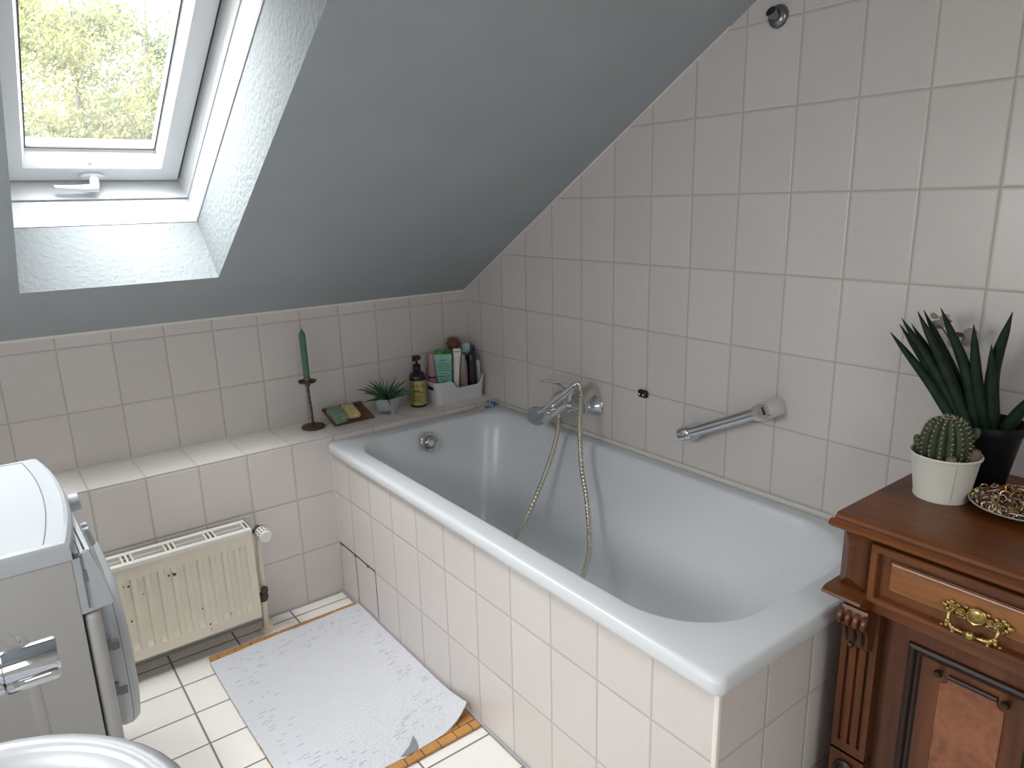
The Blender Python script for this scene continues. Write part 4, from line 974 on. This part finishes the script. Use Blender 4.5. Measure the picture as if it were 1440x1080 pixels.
# brass handle
hx = -.4315; hy, hz = -2.146, .716
hd_ = bpy.data.objects['drawer']
b = new()
def lz(pts, x0, x1):
    A = [V((x0, y, z)) for y, z in pts]; B = [V((x1, hy + (y - hy) * .88, hz + (z - hz) * .88)) for y, z in pts]
    loft(b, [A, B], True, True)
lathe(b, [(0, .006), (.010, .006), (.0115, .0045), (.0135, .0055), (.0155, .004), (.016, 0)], (hx, hy, hz), (-1, 0, 0), 8, sx=1.0, sy=1.15)
for sgn in (1, -1):
    for dy, r in ((.0215, .0075), (.034, .0085)):
        c = (hx, hy + sgn * dy, hz - .0005 + (.0015 if dy > .03 else 0)); lathe(b, [(0, .008), (r * .4, .007), (r * .55, .004), (r * .85, .0045), (r, 0)], c, (-1, 0, 0), 9, a0=.4)
    for dy, dz, r in ((.0285, .0075, .0042), (.0285, -.007, .0042), (.0165, .010, .004), (.0165, -.010, .004), (.043, .006, .0048), (.043, -.0055, .0048), (.0485, .0005, .0052), (.038, -.010, .004), (.038, .010, .004)):
        sphere(b, (hx - .001, hy + sgn * dy, hz + dz), r, 2, (.7, 1, .85))
    tube(b, spline([(hx - .002, hy + sgn * .047, hz), (hx - .002, hy + sgn * .051, hz + .003), (hx - .002, hy + sgn * .0545, hz)], 4), [.003, .0025, .0012], 8)
hp = obj('handle_plate', b, 'brass', dw, angle=50)
b = new()
for sgn in (1, -1):
    tube(b, spline([(hx - .006, hy + sgn * .034, hz), (hx - .013, hy + sgn * .0365, hz - .006), (hx - .017, hy + sgn * .035, hz - .016), (hx - .019, hy + sgn * .029, hz - .0235), (hx - .020, hy + sgn * .020, hz - .0265)], 6), [.0028, .003, .0034, .0036, .003], 10)
    for dy, dz, r in ((.0355, -.018, .005), (.027, -.0255, .0052), (.0365, -.0245, .0036), (.0435, -.0275, .0026), (.018, -.0265, .004), (.026, -.033, .003)):
        sphere(b, (hx - .0185, hy + sgn * dy, hz + dz), r, 2)
tube(b, [(hx - .020, hy - .022, hz - .0265), (hx - .020, hy + .022, hz - .0265)], .0026, 10)
lathe(b, [(.0025, -.011), (.0048, -.009), (.003, -.007), (.0072, -.004), (.0078, 0), (.0072, .004), (.003, .007), (.0048, .009), (.0025, .011)], (hx - .020, hy, hz - .0265), (0, 1, 0), 18)
obj('bail', b, 'brass', dw, angle=60)
# door: frame moulding, field, burl panel with clipped corners
b = new(); dyL, dyR, dz0, dz1 = -2.006, mir(-2.006), .06, .636
def dl(i, x): return [V((x, dyL - i, dz0 + i)), V((x, dyR + i, dz0 + i)), V((x, dyR + i, dz1 - i)), V((x, dyL - i, dz1 - i))]
loft(b, [dl(0, -.386), dl(0, -.4015), dl(.034, -.4015), dl(.035, -.397), dl(.052, -.397)], True, True); dd = obj('door', b, W1v, cb, angle=20)
b = new(); loft(b, [dl(.033, -.4015), dl(.0345, -.4085), dl(.040, -.4105), dl(.044, -.4070), dl(.0465, -.4015), dl(.049, -.4040), dl(.0525, -.4020), dl(.056, -.3965)])
obj('frame_moulding', b, DK, dd, angle=20)
b = new(); py0, py1, pz0, pz1, cl = -2.095, mir(-2.095), .145, .5585, .013
def burl(i, x, c_): 
    y0_, y1_, a, c = py0 - i, py1 + i, pz0 + i, pz1 - i
    pts = []
    for (yy, zz, sy, sz) in ((y0_, a, -1, 1), (y1_, a, 1, 1), (y1_, c, 1, -1), (y0_, c, -1, -1)):
        arc = [(yy + sy * c_ * math.sin(t), zz + sz * c_ * math.cos(t)) for t in [PI / 2 * k / 5 for k in range(6)]]
        if (sy, sz) in ((-1, 1), (1, -1)): arc = arc[::-1] if False else arc
        first = (yy, zz + sz * c_); 
        prev = pts[-1] if pts else None
        seq = arc
        if (sy, sz) in ((1, 1), (-1, -1)): seq = arc[::-1]
        pts += seq
    return [V((x, y, z)) for y, z in pts]
L0, L1, L2 = burl(0, -.3965, cl), burl(0, -.3995, cl), burl(.001, -.4003, cl)
loft(b, [L0, L1, L2], True, True); obj('burl_panel', b, W3, dd, angle=20)
for z in (pz1 + .005, pz0 - .005):   # narrow dark bead along the panel's top and bottom
    b = new(); tube(b, [(-.399, py0 - cl, z), (-.399, py1 + cl, z)], .005, 10); obj('panel_bead', b, DK, dd)
for y, z in ((py0 + .0015, pz1 + .008), (py1 - .0015, pz1 + .008)):
    b = new(); lathe(b, [(.0035, 0), (.0035, .004), (.0065, .007), (.0072, .012), (.005, .017), (0, .0185)], (-.397, y, z), (-1, 0, 0), 18); obj('corner_stud', b, DK, dd)
b = new(); box(b, -.425, -.386, mir(-1.915), -1.915, 0, .05, .004); obj('base', b, W1, cb)

# ------------------------------------------------------------------ plants and dish on the cabinet
cp_ = thing('potted_cactus', 'round ribbed cactus in a small white metal pot on the wooden cabinet', 'potted plant', (-.222, -1.990, ZT))
qx, qy = -.222, -1.990
b = new(); lathe(b, [(0, .002), (.045, .002), (.0478, 0), (.0485, .003), (.0475, .006), (.0585, .083), (.0612, .084), (.0620, .087), (.0605, .090), (.0575, .088), (.056, .080), (.054, .072), (0, .072)], (qx, qy, ZT), (0, 0, 1), 48)
ps = -2.45; dv = V((math.cos(ps), math.sin(ps), 0)); tube(b, [V((qx, qy, ZT + .006)) + dv * .0478, V((qx, qy, ZT + .087)) + dv * .0592], .0012, 8)
po = obj('pot', b, mat('cream_white_metal', (.62, .60, .53), .4), cp_)
b = new(); lathe(b, [(0, .0765), (.03, .077), (.0555, .0745), (.0555, .070)], (qx, qy, ZT), (0, 0, 1), 30); obj('soil', b, mat('dark_soil', (.030, .018, .012), .95, bump=1, bscale=250), cp_)
b = new(); NR = 15; nl = 22; nk = NR * 8; cc3 = V((qx + .001, qy + .004, ZT + .074)); rings = []
Hc = .082
def cr(t, a):
    r = .0445 * (math.sin(PI * min(1, .12 + .88 * t) ** .9) ** .55) if t < .98 else .006
    rib = (abs(math.cos(NR * a / 2)) ** .8); return r * (.84 + .16 * rib)
for k in range(nl + 1):
    t = k / nl; z = Hc * (1 - math.cos(PI * t)) / 2
    rings.append([b.verts.new(cc3 + V((math.cos(2 * PI * i / nk) * cr(t, 2 * PI * i / nk), math.sin(2 * PI * i / nk) * cr(t, 2 * PI * i / nk), z))) for i in range(nk)])
for A, B in zip(rings, rings[1:]):
    for i in range(nk): b.faces.new((A[i], A[(i + 1) % nk], B[(i + 1) % nk], B[i]))
b.faces.new(rings[0]); b.faces.new(rings[-1])
ca = obj('cactus_body', b, mat('cactus_green', (.030, .046, .018), .6, var=.3, vscale=40), cp_, angle=60)
b = new(); rg = random.Random(2)
for rb in range(NR):
    a = 2 * PI * rb / NR
    for k in range(11):
        t = .22 + .75 * k / 10.0; z = Hc * (1 - math.cos(PI * t)) / 2; r = cr(t, a); p = cc3 + V((math.cos(a) * r, math.sin(a) * r, z)); nrm = (p - (cc3 + V((0, 0, Hc * .42)))).normalized()
        sphere(b, p, .0013, 1)
        for q in range(6):
            d = (nrm + V((rg.uniform(-.8, .8), rg.uniform(-.8, .8), rg.uniform(-.8, .8)))).normalized(); e = d.orthogonal().normalized() * .00035; e2 = d.cross(e)
            v_ = [b.verts.new(p + e), b.verts.new(p - e * .5 + e2), b.verts.new(p - e * .5 - e2), b.verts.new(p + d * rg.uniform(.004, .0075))]
            for i0, i1 in ((0, 1), (1, 2), (2, 0)): b.faces.new((v_[i0], v_[i1], v_[3]))
obj('spines', b, mat('pale_spines', (.50, .44, .30), .7), ca)
for k, (dx, dy, dz, r, h, col) in enumerate(((-.012, .046, .094, .0075, .022, 0), (.030, -.034, .118, .0075, .022, 0), (-.036, -.024, .074, .0098, .022, 1), (.011, -.042, .074, .0108, .031, 1))):
    b = new(); lathe(b, [(r * .6, 0), (r, h * .3), (r, h * .65), (r * .7, h * .92), (0, h)], (qx + dx, qy + dy, ZT + dz), (.2 * dx / .05, .2 * dy / .05, 1), 14)
    obj('offset', b, mat('offset_a', (.05, .085, .03), .6) if col == 0 else mat('offset_b', (.17, .14, .085), .8, bump=.8, bscale=200), cp_)
b = new(); sphere(b, (qx - .046, qy + .001, ZT + .0785), .0085, 2, (1.1, .8, .5)); sphere(b, (qx - .040, qy - .012, ZT + .077), .005, 2, (1, 1, .6)); obj('pebble', b, mat('pale_pebble', (.50, .46, .42), .6), cp_)

sn = thing('snake_plant', 'tall spiky snake plant with cylindrical dark leaves in a black pot', 'potted plant', (-.100, -2.012, ZT))
kx, ky = -.100, -2.012
b = new(); lathe(b, [(0, 0), (.040, 0), (.043, .003), (.0610, .112), (.0655, .113), (.0665, .118), (.0665, .130), (.0650, .132), (.0620, .128), (.058, .112), (0, .110)], (kx, ky, ZT), (0, 0, 1), 44); obj('pot', b, mat('black_pot', (.006, .006, .007), .5, **{'Specular IOR Level': .2}), sn)
b = new(); lathe(b, [(0, .114), (.0585, .112), (.0585, .106)], (kx, ky, ZT), (0, 0, 1), 30); obj('soil', b, 'cord', sn)
LG = mat('snake_green', (.0085, .022, .012), .6, var=.45, vscale=38, **{'Specular IOR Level': .25})
zb0 = ZT + .112
leaves = [((-.130, -1.972), (-.120, -1.815, 1.106), .0100, -.012), ((-.125, -1.976), (-.105, -1.826, 1.122), .0095, -.010), ((-.118, -1.980), (-.120, -1.835, 1.138), .0110, -.010), ((-.108, -1.985), (-.085, -1.841, 1.122), .0095, -.008), ((-.122, -1.990), (-.120, -1.865, 1.155), .0110, -.006),
          ((-.100, -1.992), (-.095, -1.866, 1.155), .0100, -.006), ((-.112, -1.998), (-.120, -1.908, 1.167), .0115, -.016), ((-.110, -2.012), (-.130, -1.974, 1.143), .0105, .004), ((-.100, -2.022), (-.115, -2.004, 1.105), .0090, .002), ((-.085, -2.018), (-.095, -2.024, 1.168), .0125, .016), ((-.100, -2.040), (-.120, -2.105, 1.045), .0115, .006)]
for (x, y), tip, r, bend in leaves:
    p0 = V((x, y, zb0)); p2 = V(tip); m_ = p0.lerp(p2, .5) + V((0, bend, -abs(bend) * .4))
    b = new(); tube(b, spline([p0, m_, p2], 10), [r * .95, r * 1.05, r * 1.05, r * .98, r * .85, r * .6, .0006], 12); obj('leaf', b, LG, sn)
oc_ = thing('orchid_stem', 'thin flower stem with pale faded petals among the snake plant leaves', 'flower', (-.068, -1.985, zb0))
b = new(); tube(b, spline([(-.068, -1.985, zb0 + .003), (-.070, -1.968, .99), (-.080, -1.944, 1.045), (-.082, -1.925, 1.085), (-.078, -1.900, 1.118), (-.076, -1.885, 1.125)], 8), [.0022, .002, .0018, .0015, .0012], 8); tube(b, spline([(-.078, -1.951, 1.030), (-.078, -1.956, 1.045), (-.078, -1.962, 1.05)], 4), [.0012, .0012, .0016], 6); obj('stem', b, mat('stem_brown', (.07, .05, .035), .6), oc_)
def petal(c, r, dirv, sx, nrm, name='petal', m='petal'):
    bb = new(); a_, u_, w_ = frame_of(nrm); d = V(dirv); d = (d - a_ * d.dot(a_)).normalized(); e = a_.cross(d); n__ = 20
    A = [V(c) + d * (r * math.cos(2 * PI * k / n__)) + e * (r * sx * math.sin(2 * PI * k / n__)) + a_ * (.0022 * math.cos(4 * PI * k / n__)) for k in range(n__)]
    loft(bb, [A, [p + a_ * .0009 for p in A]], True, True); obj(name, bb, m, oc_)
M['petal'] = mat('faded_petal', (.27, .255, .215), .7, var=.25, vscale=90, **{'Subsurface Weight': .1}); M['petal_red'] = mat('faded_red_lip', (.17, .075, .055), .7)
NRM = (-.75, -.55, .2)
for c, r, d, sx, m in (((-.080, -1.952, 1.116), .0130, (0, -1, .3), .85, 'petal'), ((-.082, -1.950, 1.100), .0125, (0, -1, -.4), .85, 'petal'), ((-.083, -1.925, 1.096), .0130, (0, .5, -1), .8, 'petal'), ((-.084, -1.934, 1.1115), .0105, (0, -1, 0), .45, 'petal_red'),
                       ((-.078, -1.890, 1.126), .0155, (0, 1, -.15), .60, 'petal'), ((-.079, -1.881, 1.143), .0085, (0, 1, .5), .7, 'petal'), ((-.079, -1.900, 1.142), .0105, (0, -1, .4), .6, 'petal'), ((-.081, -1.907, 1.137), .009, (0, -1, -.2), .5, 'petal_red'), ((-.084, -1.888, 1.104), .012, (0, .4, -1), .6, 'petal')):
    petal(c, r, d, sx, NRM, m=m)

ds = thing('trinket_dish', 'shallow dark round dish with a pale rim on the cabinet top', 'dish', (-.205, -2.118, ZT))
ex, ey = -.205, -2.118
b = new(); lathe(b, [(0, 0), (.030, 0), (.033, .002), (.060, .009), (.080, .0185), (.081, .0195), (.079, .0205), (.058, .0125), (.03, .006), (0, .0055)], (ex, ey, ZT), (0, 0, 1), 48); obj('dish_body', b, mat('brown_glaze', (.06, .035, .025), .3, var=.4, vscale=60), ds)
b = new(); lathe(b, [(.0785, .0203), (.0800, .0196), (.0816, .0192), (.0822, .0202), (.0805, .0214), (.0788, .0210), (.0785, .0203)], (ex, ey, ZT), (0, 0, 1), 48, cap=False); obj('rim', b, mat('pale_rim', (.36, .30, .27), .35), ds)
b = new(); rg = random.Random(9); cols = []
gm = [mat('trinket_gold', (.60, .42, .15), .3, 1), mat('trinket_silver', (.65, .62, .58), .25, 1), mat('trinket_red', (.28, .05, .02), .4), mat('trinket_white', (.62, .55, .48), .5), mat('trinket_dark', (.07, .035, .025), .5)]
for k in range(460):
    a, rr = rg.uniform(0, 2 * PI), .074 * math.sqrt(rg.random()); c = V((ex + rr * math.cos(a), ey + rr * math.sin(a), ZT + max(.0085, .006 + .30 * max(0, rr - .03)) + rg.uniform(.002, .009)))
    nf = len(b.faces); t = rg.random()
    if t < .3: sphere(b, c, rg.uniform(.0018, .004), 1)
    elif t < .6:
        ax_ = V((rg.uniform(-1, 1), rg.uniform(-1, 1), rg.uniform(.2, 1))).normalized(); _, u_, w_ = frame_of(ax_); R0 = rg.uniform(.0045, .009)
        tube(b, [c + (u_ * math.cos(2 * PI * q / 14) + w_ * math.sin(2 * PI * q / 14)) * R0 for q in range(14)], .0009, 5)
    else:
        d = V((rg.uniform(-1, 1), rg.uniform(-1, 1), rg.uniform(-.1, .35))).normalized() * rg.uniform(.005, .014); tube(b, [c - d, c, c + d], [.0012, .0016, .0007], 5)
    b.faces.ensure_lookup_table(); mi = rg.choice((0, 0, 0, 1, 2, 2, 3, 3, 4, 4))
    for f_ in b.faces[nf:]: f_.material_index = mi
obj('jewellery', b, gm, loc=(ex, ey, ZT + .006), label='jumble of gold, red and white trinkets heaped in the dish', cat='jewellery', kind='stuff')
b = new(); box(b, ex - .010, ex + .012, ey - .022, ey - .002, ZT + .017, ZT + .022, .002, R=Matrix.Rotation(.5, 3, 'Z') @ Matrix.Rotation(.25, 3, 'X')); obj('shell', b, gm[3], loc=(ex, ey - .012, ZT + .018), label='pale flat shell lying on the trinkets in the dish', cat='shell')
# ------------------------------------------------------------------ outside
b = new()
gx = [-40 + 8 * i for i in range(13)]; gy = [4, 10, 16, 22, 26, 30, 36, 42, 50, 60, 75]; gz_ = {4: -3.2, 10: -3.1, 16: -2.6, 22: -.6, 26: 1.2, 30: 2.5, 36: 3.6, 42: 4.4, 50: 5.0, 60: 5.4, 75: 5.8}
gv = [[b.verts.new((x, y, gz_[y] + .25 * math.sin(x * .7 + y))) for y in gy] for x in gx]
for i in range(len(gx) - 1):
    for j in range(len(gy) - 1): b.faces.new((gv[i][j], gv[i + 1][j], gv[i + 1][j + 1], gv[i][j + 1]))
struct('meadow', b, mat('pale_autumn_grass', (.19, .19, .12), .95, var=.5, vscale=.35))
def tree(name, label, base, H, cr_, cz, nleaf, lm, seed, lsz=.085, sq=(1, 1, 1), cat='tree', group='trees outside the roof window', low=.25):
    rg = random.Random(seed); root = thing(name, label, cat, base, group); base = V(base)
    b = new(); tops = []
    tr = spline([base + V((0, 0, -.3)), base + V((.1, 0, H * .35)), base + V((-.08, .1, H * .7)), base + V((.05, .05, H))], 8)
    tube(b, tr, [.16, .13, .08, .02], 10); obj('trunk', b, mat('bark_' + name, (.14, .115, .10), .9), root)
    ends = []
    for k in range(16):
        t = rg.uniform(low, .95); p = tr[int(t * (len(tr) - 1))]; a = k * 2.4 + rg.uniform(-.4, .4); ln = cr_ * rg.uniform(.55, 1.0) * (1.15 - t * .6)
        q = p + V((math.cos(a) * ln * sq[0], math.sin(a) * ln * sq[1], ln * rg.uniform(.25, .8)))
        b = new(); mid = p.lerp(q, .5) + V((0, 0, -.08 * ln)); tube(b, spline([p, mid, q], 5), [.045, .028, .008], 6); obj('branch', b, 'bark', root)
        ends += [p.lerp(q, .45), p.lerp(q, .7), q, mid, p.lerp(q, .9)]
    b = new()
    for k in range(nleaf):
        if rg.random() < .72:
            e = rg.choice(ends); c = e + V((rg.gauss(0, .30), rg.gauss(0, .30), rg.gauss(0, .24)))
        else:
            th, zz, rr = rg.uniform(0, 2 * PI), rg.uniform(-1, 1), cr_ * rg.random() ** .4
            s = math.sqrt(1 - zz * zz); c = base + V((math.cos(th) * s * rr * sq[0], math.sin(th) * s * rr * sq[1], cz + zz * rr * 1.1))
        nrm = V((rg.uniform(-1, 1), rg.uniform(-1, 1), rg.uniform(-.4, 1))).normalized(); u = nrm.orthogonal().normalized(); w = nrm.cross(u); s = lsz * rg.uniform(.6, 1.3)
        tip = c + u * s; l_, r_ = c + w * s * .36, c - w * s * .36
        b.faces.new([b.verts.new(c - u * s * .6), b.verts.new(l_ + nrm * s * .1), b.verts.new(tip), b.verts.new(r_ + nrm * s * .1)])
    obj('foliage', b, lm, root); return root
M['bark'] = mat('bark_grey', (.14, .115, .10), .9)
tree('deciduous_tree', 'yellow-green tree with loose foliage filling the left of the roof window', (1.15, 17.0, -2.5), 8.6, 2.3, 6.0, 17000, leaf_mat('leaf_yellow', (.125, .15, .085), (.23, .22, .095), .9), 4)
tree('deciduous_tree', 'darker green tree at the right of the roof window beside the yellow one', (3.0, 18.5, -2.0), 8.5, 2.3, 5.0, 15000, leaf_mat('leaf_green', (.10, .135, .085), (.19, .205, .11), .9), 8, low=.12)
tree('deciduous_tree', 'pale distant green tree behind the other two outside the roof window', (.3, 29.0, 2.0), 8.5, 3.6, 3.8, 12000, leaf_mat('leaf_pale', (.14, .165, .115), (.21, .22, .14), .6), 15, lsz=.13, low=.1)
tree('shrub', 'small orange autumn shrub low in the middle of the roof window', (2.35, 21.5, -.9), 2.4, .75, 2.6, 2400, leaf_mat('leaf_orange', (.25, .165, .075), (.30, .22, .11), 2), 21, lsz=.06, cat='shrub', group=None, low=.3)

# ------------------------------------------------------------------ sky, daylight, camera
w = bpy.data.worlds.new('overcast'); S.world = w; w.use_nodes = True
n, l = w.node_tree.nodes, w.node_tree.links
bg = n['Background']; tc = n.new('ShaderNodeTexCoord'); sp_ = n.new('ShaderNodeSeparateXYZ'); l.new(tc.outputs['Generated'], sp_.inputs[0])
def wm(op, a, bb=None, clamp=False):
    x = n.new('ShaderNodeMath'); x.operation = op; x.use_clamp = clamp
    for i, q in enumerate((a, bb)):
        if q is None: continue
        if isinstance(q, (int, float)): x.inputs[i].default_value = q
        else: l.new(q, x.inputs[i])
    return x.outputs[0]
# overcast: even pale sky, brighter overhead, brightest where the hidden sun stands in the west
zen = n.new('ShaderNodeMapRange'); zen.interpolation_type = 'SMOOTHSTEP'; l.new(sp_.outputs['Z'], zen.inputs[0]); zen.inputs[1].default_value = .22; zen.inputs[2].default_value = .75; zen.inputs[3].default_value = SKYH; zen.inputs[4].default_value = SKYZ
dt = n.new('ShaderNodeVectorMath'); dt.operation = 'DOT_PRODUCT'; l.new(tc.outputs['Generated'], dt.inputs[0]); dt.inputs[1].default_value = V((-.62, .30, .72)).normalized()
lobe = wm('MULTIPLY', wm('POWER', wm('MAXIMUM', dt.outputs['Value'], 0.0), 3.0), SKYW)
d2 = n.new('ShaderNodeVectorMath'); d2.operation = 'DOT_PRODUCT'; l.new(tc.outputs['Generated'], d2.inputs[0]); d2.inputs[1].default_value = V((-.12, -.12, .98)).normalized()
lobe = wm('ADD', lobe, wm('MULTIPLY', wm('POWER', wm('MAXIMUM', d2.outputs['Value'], 0.0), 8.0), SKYP))
l.new(wm('ADD', zen.outputs[0], lobe), bg.inputs['Strength']); bg.inputs['Color'].default_value = (.985, .99, 1, 1)
pd = bpy.data.lights.new('skylight_portal', 'AREA'); pd.shape = 'RECTANGLE'; pd.size = .37; pd.size_y = .83; pd.cycles.is_portal = True
po_ = bpy.data.objects.new('skylight_portal', pd); COL.objects.link(po_)
Mx = Matrix((V((1, 0, 0)), es, n_)).transposed()   # local z = outward normal; light shines along -z
po_.matrix_world = Matrix.Translation(W((GX0 + GX1) / 2, (GS0 + GS1) / 2, .455)) @ Mx.to_4x4()

pe = bpy.data.lights.new('added_twin_portal', 'AREA'); pe.shape = 'RECTANGLE'; pe.size = A1 - A0 - .08; pe.size_y = SI1 - SI0 - .1; pe.cycles.is_portal = True  # portal of the added twin window
pq = bpy.data.objects.new('added_twin_portal', pe); COL.objects.link(pq)
pq.matrix_world = Matrix.Translation(W((A0 + A1) / 2, (SI0 + SI1) / 2, .455)) @ Mx.to_4x4()
pg = bpy.data.lights.new('added_gable_portal', 'AREA'); pg.shape = 'RECTANGLE'; pg.size = GY1 - GY0; pg.size_y = GZ1 - GZ0; pg.cycles.is_portal = True  # daylight of the added gable window enters here
pk = bpy.data.objects.new('added_gable_portal', pg); COL.objects.link(pk)
pk.matrix_world = Matrix.Translation((XL - .09, (GY0 + GY1) / 2, (GZ0 + GZ1) / 2)) @ Matrix((V((0, 1, 0)), V((0, 0, -1)), V((-1, 0, 0)))).transposed().to_4x4()
ph = bpy.data.lights.new('added_rear_portal', 'AREA'); ph.shape = 'RECTANGLE'; ph.size = HX1 - HX0; ph.size_y = HZ1 - HZ0; ph.cycles.is_portal = True  # portal for the fill window added at the rear
pr_ = bpy.data.objects.new('added_rear_portal', ph); COL.objects.link(pr_)
pr_.matrix_world = Matrix.Translation(((HX0 + HX1) / 2, YB - .09, (HZ0 + HZ1) / 2)) @ Matrix((V((1, 0, 0)), V((0, 0, 1)), V((0, -1, 0)))).transposed().to_4x4()
cam = bpy.data.cameras.new('camera'); co_ = bpy.data.objects.new('camera', cam); COL.objects.link(co_)
cam.sensor_width = 36; cam.lens = 1005.4117 / 1440 * 36; cam.clip_start = .02; cam.clip_end = 400
r_, u_, f_ = V((.7950548, -.6060444, -.0244556)), V((.1702396, .1842708, .9680200)), V((.5821566, .7737923, -.2496781))
Mc = Matrix((r_, u_, -f_)).transposed().to_4x4(); Mc.translation = V((-1.6559387, -2.5210666, 1.3967536))
co_.matrix_world = Mc; S.camera = co_

S.view_settings.view_transform = 'Standard'; S.view_settings.look = 'None'; S.view_settings.gamma = 1; S.view_settings.use_curve_mapping = False
S.view_settings.exposure = EXPO
S.cycles.use_denoising = True; S.cycles.max_bounces = 14; S.cycles.diffuse_bounces = 8; S.cycles.glossy_bounces = 6; S.cycles.transparent_max_bounces = 12
S.cycles.caustics_reflective = False; S.cycles.sample_clamp_indirect = 6
